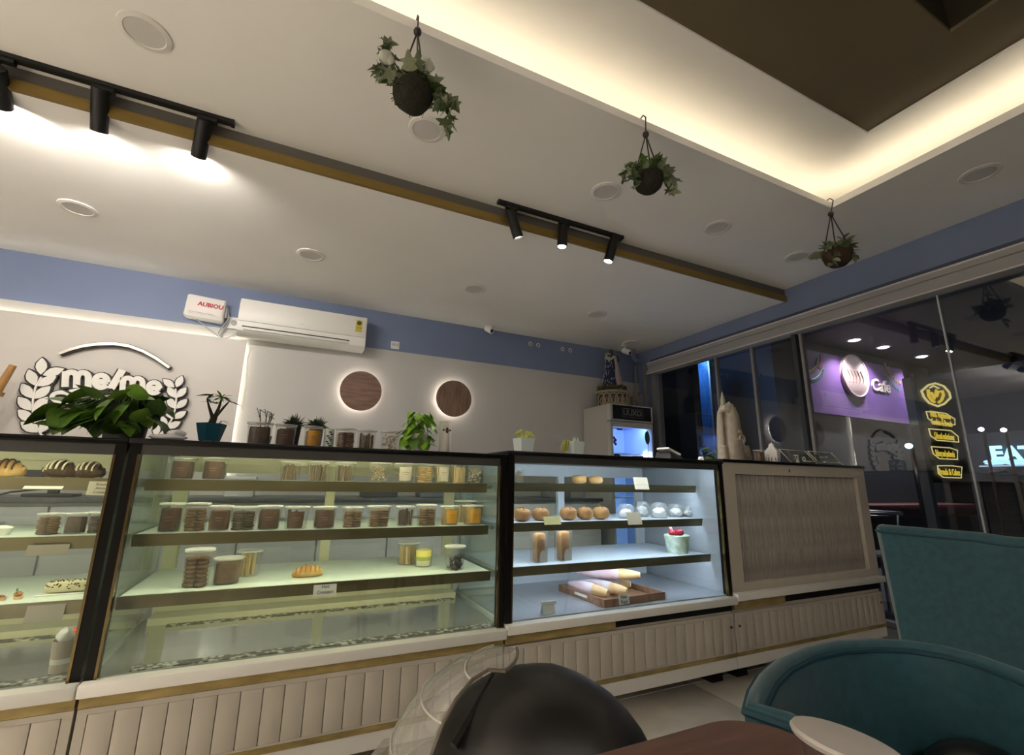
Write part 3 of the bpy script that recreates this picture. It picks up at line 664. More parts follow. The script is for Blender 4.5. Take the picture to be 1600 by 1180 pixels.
# statue on the fridge
p = Vector((fx0 + fw * .40, FY + .27, fz))
t = thing('dress_statue', 'dark blue beaded statue with a pale drape standing on the fridge', 'statue', p)
ivory = mat('carved ivory', (.36, .30, .21), .5, noise=.3, nscale=20)
dk_wood = mat('dark statue wood', (.03, .018, .010), .4)
part(t, 'base_drum', MB().lathe([(.19, 0), (.185, .16), (.16, .18)], 30), dk_wood)
arch = [(0.045 * math.cos(a * PI / 8) * (1 if a else 1), .0, .10 + .055 * math.sin(a * PI / 8)) for a in range(9)]
for k in range(9):
    a = -PI + k * PI / 8 + .2
    M = Matrix.Rotation(a + PI / 2, 4, 'Z') @ Matrix.Translation((0, -.192, 0))
    part(t, 'arch', MB().tube([(.05, 0, 0)] + [(x * 1.1, y, z) for x, y, z in arch] + [(-.05, 0, 0)], .009, 6).tube([(0, -.004, .02), (.018, -.006, .06), (0, -.004, .115), (-.018, -.006, .06), (0, -.004, .02)], .006, 6), ivory, M)
part(t, 'cornice', MB().lathe([(.205, .165), (.215, .18), (.19, .20), (.15, .205)], 30), ivory)
fm = MB()
for k in range(26):
    a = k * 2 * PI / 26; fm.blob((.155 * math.cos(a), .155 * math.sin(a), .222 + .012 * (k % 3)), (.026, .026, .024), 7, 5, k, .25)
part(t, 'flower_garland', fm, mat('dull gold flowers', (.10, .085, .03), .6, noise=.7, nscale=30), kind='stuff')
part(t, 'dress', MB().lathe([(.135, .20), (.125, .26), (.105, .36), (.082, .46), (.068, .54), (.066, .60), (.058, .64)], 28), mat('dark blue cloth', (.008, .014, .05), .5))
bd = MB(); rnd = random.Random(4)
for k in range(70):
    z = rnd.uniform(.24, .58); a = rnd.uniform(PI * .75, PI * 1.75); r_ = np.interp(z, [.2, .26, .36, .46, .54, .6], [.135, .125, .105, .082, .068, .066])
    bd.blob((r_ * math.cos(a), r_ * math.sin(a), z), (.004, .004, .013), 6, 5)
part(t, 'beads', bd, mat('silver beads', (.5, .52, .58), .3, .3), kind='stuff')
dr = []
for k in range(9):
    f_ = k / 8; z = .63 - .42 * f_
    dr.append((z, -.05 - .02 * f_ + .035 * f_, .055 + .085 * f_))
mbd = MB(); vs = []; fs = []
for k, (z, y, r_) in enumerate(dr):
    for j in range(7):
        a = -PI * .56 + j * PI * .11 + .09 * math.sin(k * .9)
        rr_ = r_ + .012 + .006 * math.sin(j * 2.2); vs.append((rr_ * math.cos(a) + .0, rr_ * math.sin(a), z))
for k in range(8):
    for j in range(6): fs.append((k*7+j, (k+1)*7+j, (k+1)*7+j+1, k*7+j+1))
mbd.add(vs, fs, True); part(t, 'drape', mbd, mat('pale pink drape', (.42, .35, .33), .6))
part(t, 'collar', MB().tube([(.062 * math.cos(a * PI / 10), .062 * math.sin(a * PI / 10), .615 + .02 * math.sin(a * .9)) for a in range(21)], .016, 8).tube([(-.062 + .03 * math.cos(a * PI / 8), -.03, .645 + .026 * math.sin(a * PI / 8)) for a in range(17)], .012, 8), mat('pale green scroll', (.36, .40, .26), .5))
part(t, 'shoulder', MB().blob((.0, 0, .65), (.075, .05, .045), 14, 8, 2, .1).blob((.085, .01, .63), (.045, .035, .05), 10, 7), mat('dark grey clay', (.06, .06, .06), .6))
part(t, 'head', MB().blob((0, 0, .70), (.032, .036, .042), 12, 8), mat('dark grey clay', (.06, .06, .06), .6))
p = Vector((fx1 - .10, FY + .14, fz))
solo('flower_box', MB().rbox((-.06, -.05, 0), (.06, .05, .15), .01).blob((-.03, -.03, .17), (.035, .03, .03), 8, 6, 1, .3).blob((.035, -.02, .17), (.03, .03, .03), 8, 6, 2, .3), mat('grey blossom box', (.22, .19, .18), .6, noise=.6, nscale=30), 'small pale box with blossoms at the right side of the fridge top', 'box', p)

# ================================================================== counter behind the cases
t = thing('back_counter', 'grey back counter with drawer fronts seen through the display cases', 'counter', (XL + .4, 4.05, 0))
cl = 2.95 - XL - .4
part(t, 'carcass', MB().box((0, .02, 0), (cl, .60, .82)), mat('counter grey', (.42, .42, .42), .5, noise=.05))
part(t, 'worktop', MB().rbox((-.02, -.02, .82), (cl + .02, .62, .855), .005), mat('dark worktop', (.08, .085, .09), .3, noise=.3, nscale=40))
n = 11; dw = cl / n
dm = MB().rbox((.006, 0, .10), (dw - .006, .02, .80), .003).mesh('drawer_front')
for k in range(n):
    d = link('drawer_front', dm, mat('drawer grey', (.36, .365, .37), .4, noise=.05, nscale=2), t, T(k * dw, 0, 0))
    part(d, 'handle', MB().rbox((dw * .35, -.018, .70), (dw * .65, -.006, .712), .003), grey_alu)
# till screen with cables on the counter, behind the left case
p = at(75, 800, Y=4.25)
t = thing('till_monitor', 'dark till monitor with loose cables behind the left display case', 'monitor', (p.x, 4.25, .855))
dgm = mat('dark grey plastic', (.035, .037, .042), .4)
part(t, 'foot', MB().rbox((-.13, -.08, 0), (.13, .10, .02), .006), dgm); part(t, 'stand', MB().rbox((-.03, .0, .02), (.03, .03, .12), .005), dgm)
part(t, 'screen', MB().rbox((-.19, -.03, .09), (.19, .0, .36), .008, T(0, 0, 0, -.15)), dgm)
part(t, 'cable', MB().tube([(-.05, .0, .05), (-.18, -.08, .03), (-.24, -.05, .012), (-.27, -.12, .03), (-.30, -.15, .012)], .006, 6).tube([(.03, 0, .06), (.18, -.06, .05), (.30, -.08, .03), (.22, -.12, .012)], .005, 6), dgm)
p = at(12, 800, Y=4.2)
t = thing('card_printer', 'black receipt printer at the far left behind the display case', 'printer', (p.x - .22, 4.2, .855))
part(t, 'body', MB().rbox((-.09, -.1, 0), (.09, .1, .15), .02), dgm); part(t, 'paper_slot', MB().box((-.06, -.05, .15), (.06, -.03, .153)), plastic_g)
# pots and cups on the back counter seen through the cases
for k, (px, wd, h, c, lb) in enumerate(((372, .20, .15, (.62, .62, .6), 'white steel pan on the back counter behind the biscuit tubs'), (590, .30, .10, (.10, .10, .10), 'dark tray box on the back counter behind the biscuit tubs'), (670, .22, .17, (.16, .17, .2), 'dark grey kettle box on the back counter'), (868, .25, .14, (.2, .2, .21), 'grey storage box on the back counter behind the buns'))):
    p = at(px, 790, Y=4.25)
    t = thing('kitchen_box', lb, 'box', (p.x, 4.25, .855)); m_ = mat('kitchen box %d' % k, c, .5, noise=.1)
    part(t, 'body', MB().rbox((-wd / 2, -.1, 0), (wd / 2, .1, h), .012), m_); part(t, 'lid', MB().rbox((-wd / 2 - .006, -.106, h - .02), (wd / 2 + .006, .106, h + .006), .006), m_)
# ================================================================== goods
def sc(px, py, Y): return at(px + 1, py, Y=Y).x - at(px, py, Y=Y).x
def sa(px, py, Y):
    return (at(px, py, Y=Y) - EYE).length * ray(px - .5, py).angle(ray(px + .5, py))
def sv(px, py, Y):
    return (at(px, py, Y=Y) - EYE).length * ray(px, py - .5).angle(ray(px, py + .5))
clear = thin_glass('clear plastic', (.95, .95, .93), haze=.05, r0=.03, top=.6)
clear_hz = thin_glass('milky clear plastic', (.9, .9, .88), haze=.16, r0=.04, top=.6)
lid_m = thin_glass('clear lid', (.9, .9, .88), haze=.42, hcol=(.85, .84, .8), r0=.05, top=.6)
bis_dark = mat('dark chocolate biscuit', (.085, .048, .028), .7, noise=.4, nscale=40, bump=.3)
bis_brown = mat('brown biscuit', (.19, .105, .05), .7, noise=.4, nscale=40, bump=.3)
bis_tan = mat('tan biscuit', (.42, .27, .12), .7, noise=.35, nscale=40, bump=.3)
bis_pale = mat('pale biscuit stick', (.58, .42, .20), .65, noise=.3, nscale=30, stretch=(1, 1, .3))
stick_brown = mat('seeded stick', (.20, .13, .065), .7, noise=.5, nscale=30)
label_dark = mat('dark paper label', (.10, .055, .04), .6, noise=.2, nscale=9)
label_or = mat('orange paper label', (.55, .27, .03), .6, noise=.1)
label_grey = mat('grey paper label', (.36, .32, .26), .6, noise=.1)
ink = mat('ink', (.02, .018, .015), .6)
paper = mat('white paper card', (.72, .71, .68), .6, noise=.05)
bread = mat('baked crust', (.50, .25, .075), .6, noise=.5, nscale=14, bump=.3, bscale=50, col2=(.72, .48, .2))
bun_m = mat('soft bun crust', (.62, .35, .12), .55, noise=.35, nscale=8, col2=(.80, .55, .25))
bun_dark = mat('dark crust', (.25, .11, .035), .55, noise=.5, nscale=16, bump=.3, bscale=50, col2=(.42, .22, .07))
choc = mat('dark stripe glaze', (.07, .038, .02), .45)

def contents(t, kind, r, h, seed, r2=None):
    rnd = random.Random(seed); r2 = r2 or r * .85
    if kind in ('stick_p', 'stick_b', 'stick_d'):
        mb = MB(); m = {'stick_p': bis_pale, 'stick_b': stick_brown, 'stick_d': bis_dark}[kind]
        for k in range(26):
            a = rnd.uniform(0, 2 * PI); q = math.sqrt(rnd.random()) * r2 * .78; x, y = q * math.cos(a), q * math.sin(a)
            hh = h * rnd.uniform(.72, .88); lx, ly = rnd.uniform(-.1, .1) * r, rnd.uniform(-.1, .1) * r
            mb.tube([(x, y, .004), (x + lx, y + ly, hh)], r * .085, 6)
        part(t, 'biscuit_sticks', mb, m, kind='stuff')
    elif kind in ('round_d', 'round_b', 'round_t', 'round_p'):
        m = {'round_d': bis_dark, 'round_b': bis_brown, 'round_t': bis_tan, 'round_p': bis_pale}[kind]
        mb = MB(); n = 7; th = h * .8 / n; cr = r2 * .44
        for (x, y) in ((-.45, -.42), (.45, -.42), (0, .45), (.0, -.1)):
            for k in range(n):
                j = lambda: rnd.uniform(-.04, .04) * r
                mb.lathe([(cr * .85, 0), (cr, th * .3), (cr, th * .6), (cr * .8, th * .92)], 12, M=T(x * r2 + j(), y * r2 + j(), .003 + k * th, rnd.uniform(-.07, .07), rnd.uniform(-.07, .07)))
        part(t, 'biscuits', mb, m, kind='stuff')
    elif kind in ('slab_d', 'slab_b', 'slab_t'):
        m = {'slab_d': bis_dark, 'slab_b': bis_brown, 'slab_t': bis_tan}[kind]
        mb = MB()
        for k in range(6):
            y = (-.62 + k * .25) * r2; ww = math.sqrt(max(.05, 1 - (y / r2) ** 2)) * r2 * .9
            mb.rbox((-ww, y - .085 * r2, .004), (ww, y + .085 * r2, h * rnd.uniform(.74, .86)), .003, T(0, 0, 0, rnd.uniform(-.05, .05), 0, rnd.uniform(-.06, .06)))
        part(t, 'biscuits', mb, m, kind='stuff')
    elif kind == 'crumb':
        mb = MB()
        for k in range(60):
            a = rnd.uniform(0, 2 * PI); q = math.sqrt(rnd.random()) * r2 * .78
            mb.blob((q * math.cos(a), q * math.sin(a), rnd.uniform(.06, .82) * h), (r * .13, r * .13, r * .09), 6, 5, k, .3)
        part(t, 'snack_pieces', mb, mat('light snack mix', (.50, .37, .20), .7, noise=.5, nscale=30), kind='stuff')
def tub(px, pyb, Y, z, wpx, hpx, kind, label, group, lab=None, lid=True, square=False, m=None):
    r = wpx * sa(px, pyb, Y) / 2; h = hpx * sv(px, pyb, Y) * 1.0
    p = at(px, pyb, Y=Y); seed = int(px * 7 + pyb)
    t = thing('biscuit_tub', label, 'tub', (p.x, Y, z + .0005), 0, group)
    n = 4 if square else 28; off = 1.25 if square else 1.
    rb = r * .86
    M = Matrix.Rotation(PI / 4, 4, 'Z') if square else None
    part(t, 'tub', MB().lathe([(.001, .001), (rb * off, .001), (r * .985 * off, h * .93), (r * 1.03 * off, h * .935)], n, M, cap0=False, cap1=False), m or clear)
    if lid: part(t, 'lid', MB().lathe([(r * 1.03 * off, h * .92), (r * 1.06 * off, h * .935), (r * 1.05 * off, h * .985), (r * .9 * off, h * .985), (r * .86 * off, h * .965), (.001, h * .965)], n, M, cap0=False, cap1=False), lid_m)
    if kind: contents(t, kind, rb * 1.02, h * .97, seed, rb * 1.05)
    if lab:
        lm_ = {'d': label_dark, 'o': label_or, 'g': label_grey}[lab]
        mb = MB(); vs = []; fs = []; a0, a1 = -PI / 2 - .62, -PI / 2 + .62; z0, z1 = h * .10, h * .78
        for k in range(9):
            a = a0 + (a1 - a0) * k / 8
            for zz in (z0, z1):
                rr = (rb + (r - rb) * zz / (h * .93)) * 1.012 * (1.0 if not square else .92); vs.append((rr * math.cos(a), rr * math.sin(a), zz))
        for k in range(8): fs.append((2*k, 2*k+2, 2*k+3, 2*k+1))
        L = part(t, 'label', mb.add(vs, fs, True), lm_)
        rr = r * .94
        part(L, 'label_print', MB().box((-r * .3, -rr * 1.03, h * .5), (r * .3, -rr * 1.02, h * .53)).box((-r * .22, -rr * 1.03, h * .40), (r * .22, -rr * 1.02, h * .42)), mat('label ink pale', (.22, .15, .10), .6))
    return t
Y1, Y2, Y3 = DF + .185, DF + .155, DF + .115
Z1, Z2, Z3 = SHZ[0][0], SHZ[1][0], SHZ[2][0]
G = 'biscuit tubs on the %s shelf of the yellow lit case'
# top shelf of the yellow case
for k, (px, w_, h_, kd, lb_, tx) in enumerate(((283, 42, 34, 'slab_d', 'd', 'leftmost tub of dark biscuits on the top shelf of the yellow lit case'), (333, 42, 34, 'slab_d', 'd', 'second dark labelled tub from the left on the yellow case top shelf'),
        (452, 34, 31, 'stick_b', None, 'left tub of three packed with brown sticks on the top shelf'), (495, 34, 31, 'stick_b', None, 'middle tub of three packed with brown sticks on the top shelf'), (538, 34, 31, 'stick_b', None, 'right tub of three packed with brown sticks on the top shelf'),
        (592, 34, 31, 'crumb', None, 'tub of pale snack mix right of the brown stick tubs'), (630, 34, 31, 'crumb', 'g', 'grey labelled tub of snack mix in the middle of the top shelf'), (662, 30, 31, 'round_t', None, 'tub of tan round biscuits on the top shelf of the yellow case'),
        (690, 28, 31, 'stick_p', 'g', 'tub of pale sticks with a grey label, third from the right on top shelf'), (716, 30, 31, 'stick_p', None, 'tub of pale sticks, second from the right on the top shelf'), (742, 30, 31, 'crumb', None, 'rightmost tub of noodle snack on the top shelf of the yellow case'))):
    tub(px, 750, Y1 + .07, Z1, w_, h_, kd, tx, G % 'top', lb_)
# second shelf
row2 = ((262, 42, 46, 'slab_d', 'd'), (303, 40, 44, 'round_b', None), (340, 38, 40, 'slab_b', 'd'), (378, 42, 38, 'round_d', None), (418, 40, 38, 'slab_d', 'd'), (461, 40, 36, 'stick_d', 'd'), (505, 38, 34, 'slab_d', 'd'), (549, 34, 33, 'round_b', None), (590, 36, 33, 'round_b', None), (632, 30, 32, 'stick_d', None), (665, 32, 34, 'round_b', None), (702, 30, 31, 'slab_t', 'o'), (738, 32, 31, 'slab_t', 'o'))
what = {'slab_d': 'dark wafers', 'slab_b': 'brown wafers', 'round_b': 'round brown biscuits', 'round_d': 'round dark biscuits', 'stick_d': 'dark sticks', 'slab_t': 'orange tan slices'}
for k, (px, w_, h_, kd, lb_) in enumerate(row2):
    tub(px, 838 - (px - 222) * .036, Y2 + .07, Z2, w_, h_, kd, 'tub of %s, %s from left on the yellow case middle shelf' % (what[kd], ORD[k]), G % 'middle', lb_)
tub(727, 812, Y2 + .20, Z2, 34, 34, 'stick_p', 'white lidded tub of pale sticks at the back right of the middle shelf', G % 'middle')
# lower shelf
GL = G % 'lower'
tub(303, 925, Y3 + .10, Z3, 47, 62, 'round_b', 'large leftmost tub half full of brown biscuits on the lower shelf', GL)
tub(352, 916, Y3 + .11, Z3, 46, 42, 'slab_b', 'tub of stacked square biscuits right of the large tub on the lower shelf', GL)
tub(386, 898, Y3 + .25, Z3, 42, 42, 'stick_p', 'tub of yellow cheese sticks at the back of the lower shelf', GL)
tub(636, 877, Y3 + .30, Z3, 34, 35, 'stick_p', 'tub of pale sticks at the back behind the layered dessert cup', GL)
t = tub(661, 884, Y3 + .22, Z3, 30, 36, None, 'clear cup of yellow and green layered dessert on the lower shelf', GL, lid=False)
def fill(t, r, z0, z1, m, name='filling'): part(t, name, MB().lathe([(r * .97, z0), (r, z1), (r * .5, z1 + .004)], 20), m)
s = sa(661, 884, Y3 + .22)
fill(t, 11.2 * s, .003, 9 * s, mat('pale cream layer', (.70, .66, .48), .6)); fill(t, 11.8 * s, 9 * s, 15 * s, mat('green kiwi layer', (.38, .45, .10), .6)); fill(t, 12.4 * s, 15 * s, 24 * s, mat('yellow cream layer', (.85, .72, .18), .6))
t = tub(710, 888, Y3 + .09, Z3, 32, 38, None, 'clear cup of dark berries at the right end of the lower shelf', GL, lid=True)
s = sa(710, 888, Y3 + .09); rnd = random.Random(5); mb = MB()
for k in range(40):
    a = rnd.uniform(0, 6.3); q = 10 * s * math.sqrt(rnd.random()); mb.blob((q * math.cos(a), q * math.sin(a), rnd.uniform(2, 19) * s), (3 * s,) * 3, 7, 5)
part(t, 'berries', mb, mat('dark berries', (.05, .04, .045), .4), kind='stuff')
# croissant
def croissant(loc, L, label, rz=0, glaze=None, m=bread, stripes=7, h=1., stripem=None, group=None):
    t = thing('croissant', label, 'pastry', loc, rz, group); n = 15
    pts = []; rs = []
    for k in range(n):
        f_ = k / (n - 1); a = PI * (.12 + .76 * f_); x = -math.cos(a) * L * .5; y = -math.sin(a) * L * .20 + L * .1
        r_ = L * .20 * (math.sin(PI * (.06 + .88 * f_)) ** .7) * (1 + .10 * math.cos(k * PI)) * h
        pts.append((x, y, r_ * .92)); rs.append(r_)
    part(t, 'dough', MB().tube(pts, rs, 14), m)
    mb = MB()
    for k in range(2, n - 2, 2):
        x, y, zz = pts[k]; r_ = rs[k] * 1.03
        mb.tube([(x + .18 * r_ * math.cos(a), y + r_ * math.cos(a), zz + r_ * math.sin(a)) for a in [PI * q / 10 for q in range(11)]], r_ * .10, 6)
    part(t, 'ridge', mb, stripem or mat('dark baked ridge', (.33, .14, .035), .55), kind='stuff')
    return t
s = sa(479, 908, Y3 + .15); p = at(479, 908, Y=Y3 + .15)
croissant((p.x, Y3 + .15, Z3), 48 * s, 'golden croissant alone in the middle of the lower shelf', .1)
# cards
def card(px, py, Y, w_, h_, label, lines=(), rz=0., tilt=-.25, m=paper, z=None, name='price_card'):
    s = sc(px, py, Y); p = at(px, py, Y=Y); W_, H_ = w_ * s, h_ * s
    t = thing(name, label, 'card', (p.x, Y, p.z if z is None else z), 0, None, rot=(tilt, 0, rz))
    part(t, 'sheet', MB().box((-W_ / 2, 0, 0), (W_ / 2, .0015, H_)), m)
    for k, l in enumerate(lines): text(t, 'writing', l, ink, H_ / (len(lines) + .8), (0, -.0006, H_ * (1 - (k + .75) / (len(lines) + .5))), extrude=.0003, shear=.2, sx=min(1., W_ * 1.7 / (H_ / (len(lines) + .8) * max(1, len(l)))))
    return t
card(507, 932, Y3 - .013, 36, 21, 'white price card with handwriting below the croissant', ('Hot', 'Croissant'), tilt=-.2)
# left case ----------------------------------------------------------------
cr_w = mat('cream glaze stripe', (.75, .68, .52), .5)
def striped(px, L, lb, dark):
    s = sa(px, 752, Y1 + .1); p = at(px, 752, Y=Y1 + .1)
    croissant((p.x, Y1 + .1, Z1), L * s, lb, random.uniform(-.2, .2), m=choc if dark else bread, h=1.6, stripem=cr_w if dark else choc, group='striped pastries in the left case')
striped(8, 62, 'pale striped pastry cut off at the left edge of the top shelf', False)
striped(92, 58, 'chocolate pastry with cream stripes on the left case top shelf', True)
striped(137, 50, 'chocolate pastry beside the handwritten sign in the left case', True)
card(66, 764, Y1 - .012, 62, 17, 'blank white card leaning on the top rail of the left case', (), tilt=-.9)
card(157, 774, Y1 - .016, 46, 27, 'grey handwritten sign on the top rail of the left case', ('Roasted', 'Almond', 'Croissant'), tilt=-.15, m=label_grey)
for k, (px, m_, kd) in enumerate(((72, 46, 'round_b'), (113, 42, 'slab_d'), (152, 42, 'round_d'))):
    tub(px, 848 - k * 2, Y2 + .08, Z2, m_, 34, kd, ('tub of brown biscuits on the left case middle shelf, first of three', 'tub of dark wafers between two others on the left case middle shelf', 'tub of dark round biscuits on the left case middle shelf, beside the post')[k], 'tubs on the left case middle shelf')
s = sa(3, 845, Y2 + .1); p = at(-2, 845, Y=Y2 + .1)
t = thing('paper_bowl', 'white bowl cut off by the left edge on the middle shelf', 'bowl', (p.x, Y2 + .1, Z2)); part(t, 'bowl', MB().lathe([(14 * s, 0), (20 * s, 16 * s), (19 * s, 16 * s), (13 * s, 2 * s), (.001, 2 * s)], 24, cap1=False), paper)
part(t, 'filling', MB().blob((0, 0, 15 * s), (18 * s, 18 * s, 7 * s), 14, 8, 3, .15), mat('icing white', (.74, .72, .68), .5))
card(72, 868, Y2 - .014, 66, 21, 'large grey price card on the middle rail of the left case', (), tilt=-.2, m=label_grey)
s = sa(18, 950, Y3 + .1)
for k, (px, py, c) in enumerate(((4, 946, 0), (18, 944, 1), (30, 946, 0))):
    p = at(px, py, Y=Y3 + .1); t = thing('fruit_tart', 'small fruit tart in the left case, %s of three' % ('left', 'middle', 'right')[k], 'tart', (p.x, Y3 + .08 + .05 * (k % 2), Z3), 0, 'small tarts in the left case')
    part(t, 'crust', MB().lathe([(7 * s, 0), (9 * s, 7 * s), (7.5 * s, 7 * s), (.001, 5 * s)], 16, cap1=False), bread)
    part(t, 'topping', MB().blob((-2.5 * s, 0, 8 * s), (4 * s, 4 * s, 4 * s), 8, 6, k, .2).blob((3 * s, -2 * s, 8 * s), (3.5 * s,) * 3, 8, 6, k, .2), mat('berry topping %d' % c, ((.22, .07, .04), (.45, .2, .06))[c], .4))
    if k == 1: part(t, 'leaf', MB().blob((-4 * s, 1 * s, 13 * s), (2 * s, 1 * s, 5 * s), 8, 6), mat('mint leaf', (.05, .16, .05), .5))
p = at(100, 944, Y=Y3 + .12); s = sa(100, 944, Y3 + .12)
t = thing('loaf_cake', 'pale loaf cake sprinkled with chocolate chips in the left case', 'cake', (p.x, Y3 + .12, Z3))
part(t, 'tray', MB().rbox((-46 * s, -16 * s, 0), (44 * s, 16 * s, 3 * s), .004), paper)
part(t, 'cake', MB().rbox((-38 * s, -13 * s, 3 * s), (38 * s, 13 * s, 27 * s), .02), mat('pale cake', (.72, .65, .42), .6, noise=.2, nscale=20))
rnd = random.Random(3); mb = MB()
for k in range(60):
    fr_ = rnd.random() < .5
    mb.blob((rnd.uniform(-34, 34) * s, -12.8 * s if fr_ else rnd.uniform(-10, 6) * s, rnd.uniform(12, 23) * s if fr_ else 27 * s), (1.7 * s, 1.3 * s, 1.3 * s), 6, 5)
part(t, 'chocolate_chips', mb, choc, kind='stuff')
card(66, 972, Y3 - .014, 60, 32, 'large grey card on the lower rail of the left case', (), tilt=-.2, m=label_grey)
p = at(90, 1064, Y=DF + .09); s = sa(90, 1064, DF + .09)
t = thing('paper_cup', 'grey paper cup with a tissue in it on the left case deck', 'cup', (p.x, DF + .09, .418))
part(t, 'cup', MB().lathe([(17 * s, 0), (21 * s, 60 * s), (19.5 * s, 60 * s), (16 * s, 4 * s), (.001, 4 * s)], 26, cap1=False), mat('taupe paper cup', (.30, .26, .21), .6))
part(t, 'band', MB().lathe([(18.2 * s, 17 * s), (18.9 * s, 27 * s)], 26, cap0=False, cap1=False), mat('pale cup band', (.50, .47, .42), .6))
part(t, 'tissue', MB().blob((-3 * s, 0, 66 * s), (13 * s, 12 * s, 16 * s), 12, 8, 6, .22), paper)
p = at(110, 1040, Y=DF + .19); s = sa(110, 1040, DF + .19)
t = thing('milk_carton', 'white carton with a red top beside the post in the left case', 'carton', (p.x, DF + .19, .418))
part(t, 'carton', MB().rbox((-11 * s, -9 * s, 0), (11 * s, 9 * s, 40 * s), .003), mat('carton white', (.68, .66, .64), .5)); part(t, 'red_top', MB().rbox((-11.2 * s, -9.2 * s, 40 * s), (11.2 * s, 9.2 * s, 60 * s), .004), mat('carton red', (.60, .03, .04), .5))
part(t, 'emblem', MB().lathe([(.001, 0), (4 * s, 0)], 16, M=T(-2 * s, -9.2 * s, 16 * s, PI / 2), cap0=False, cap1=False), mat('carton print', (.3, .28, .36), .5))
# cool lit case --------------------------------------------------------------
dz = ZDZ[2] * .6; z1, z2, z3 = Z1 + dz, Z2 + dz, Z3 + dz; zdk = .410 + ZDZ[2] + .007
tub(808, 752, Y1 + .1, z1, 22, 22, 'crumb', 'small speckled jar at the left end of the cool lit top shelf', 'jars in the cool lit case')
def bun(px, py, Y, z, w_, h_, label, m=bun_m, group='buns in the cool lit case', cut=True):
    s = sa(px, py, Y); p = at(px, py, Y=Y); t = thing('bread_bun', label, 'bun', (p.x, Y, z), random.uniform(0, 3), group)
    part(t, 'crumb_top', MB().blob((0, 0, h_ * s * .50), (w_ * s / 2, w_ * s / 2, h_ * s * .50), 18, 10, int(px), .04, sq=.8), m)
    if cut:
        mb = MB()
        for a in (0, 1, 2): mb.tube([((w_ * s * .48) * math.cos(q) * math.cos(a * PI / 3), (w_ * s * .48) * math.cos(q) * math.sin(a * PI / 3), h_ * s * .5 + h_ * s * .5 * math.sin(q) ** .8) for q in [PI * (.22 + .56 * k / 8) for k in range(9)]], w_ * s * .035, 6)
        part(t, 'score_line', mb, choc)
bun(905, 750, Y1 + .1, z1, 24, 14, 'left plain bun on the top shelf of the cool lit case', cut=False); bun(930, 750, Y1 + .1, z1, 24, 13, 'right plain bun on the top shelf of the cool lit case', cut=False)
for k, px in enumerate((816, 845, 888, 914, 939)):
    bun(px, 810 - k, Y2 + .09, z2, 27, 20, 'scored brown bun, %s from the left on the cool case middle shelf' % ORD[k], bun_dark)
def dome(px, w_, h_, label, y=.1):
    Y = Y2 + y; s = sa(px, 805, Y); p = at(px, 805, Y=Y); t = thing('dome_box', label, 'plastic box', (p.x, Y, z2), 0, 'clear dome boxes in the cool lit case')
    r_ = w_ * s / 2
    part(t, 'tray', MB().lathe([(r_ * .8, .0005), (r_, 5 * s), (r_ * 1.04, 5 * s)], 20, cap1=False), clear_hz)
    part(t, 'dome', MB().lathe([(r_ * 1.02, 5 * s), (r_ * .95, h_ * s * .6), (r_ * .7, h_ * s * .92), (.001, h_ * s)], 20, cap0=False, cap1=False), clear_hz)
    part(t, 'dessert', MB().blob((0, 0, h_ * s * .34), (r_ * .7, r_ * .7, h_ * s * .3), 12, 8, int(px), .2), mat('white cream dessert', (.78, .77, .78), .6))
for k, (px, w_, h_, y) in enumerate(((978, 30, 24, .12), (1003, 26, 26, .22), (1030, 30, 25, .1), (1056, 28, 22, .14), (1076, 24, 19, .12))): dome(px, w_, h_, 'clear dome box of white dessert, %s from the buns' % ORD[k], y)
def bag(px, label):
    Y = Y3 + .09; s = sa(px, 880, Y); p = at(px, 880, Y=Y); t = thing('bread_bag', label, 'bread bag', (p.x, Y, z3 + .0005), .15, 'bagged loaves in the cool lit case')
    part(t, 'loaf', MB().rbox((-9 * s, -7 * s, 0.002), (9 * s, 7 * s, 44 * s), .012), bun_dark)
    part(t, 'bag', MB().rbox((-12 * s, -9 * s, 0), (12 * s, 9 * s, 49 * s), .008), clear)
    part(t, 'sticker', MB().lathe([(.001, 0), (7.5 * s, 0), (7.5 * s, .001)], 18, M=T(2 * s, -9.4 * s, 11 * s, PI / 2), cap0=False), label_grey)
    part(t, 'tag', MB().box((-5.5 * s, -9.5 * s, 1 * s), (9.5 * s, -9.1 * s, 11 * s)), label_grey)
bag(842, 'left bagged loaf on the lower shelf of the cool lit case'); bag(880, 'right bagged loaf on the lower shelf of the cool lit case')
Y = Y3 + .10; s = sa(1060, 860, Y); p = at(1059, 862, Y=Y)
t = thing('ice_cream_cup', 'white flowered cup heaped with red berries and two straws', 'cup', (p.x, Y, z3))
part(t, 'cup', MB().lathe([(16 * s, 0), (20 * s, 27 * s), (19 * s, 28 * s), (18 * s, 27 * s), (15 * s, 3 * s), (.001, 3 * s)], 26, cap1=False), mat('flowered paper', (.72, .80, .74), .5, noise=.5, nscale=22, col2=(.30, .42, .22)))
rnd = random.Random(9)
for k in range(9):
    a = rnd.uniform(0, 6.3); q = 12 * s * math.sqrt(rnd.random()); part(t, 'berry', MB().blob((q * math.cos(a), q * math.sin(a), 29 * s + rnd.uniform(0, 4) * s), (5 * s, 5 * s, 5 * s), 9, 7, k, .12), mat('red berry', (.35, .02, .04), .4))
for k in (0, 1): part(t, 'straw', MB().tube([(-8 * s + 3 * s * k, 2 * s, 26 * s), (-13 * s + 4 * s * k, 4 * s, 46 * s)], 1.2 * s, 6), mat('pink straw', (.6, .3, .28), .5))
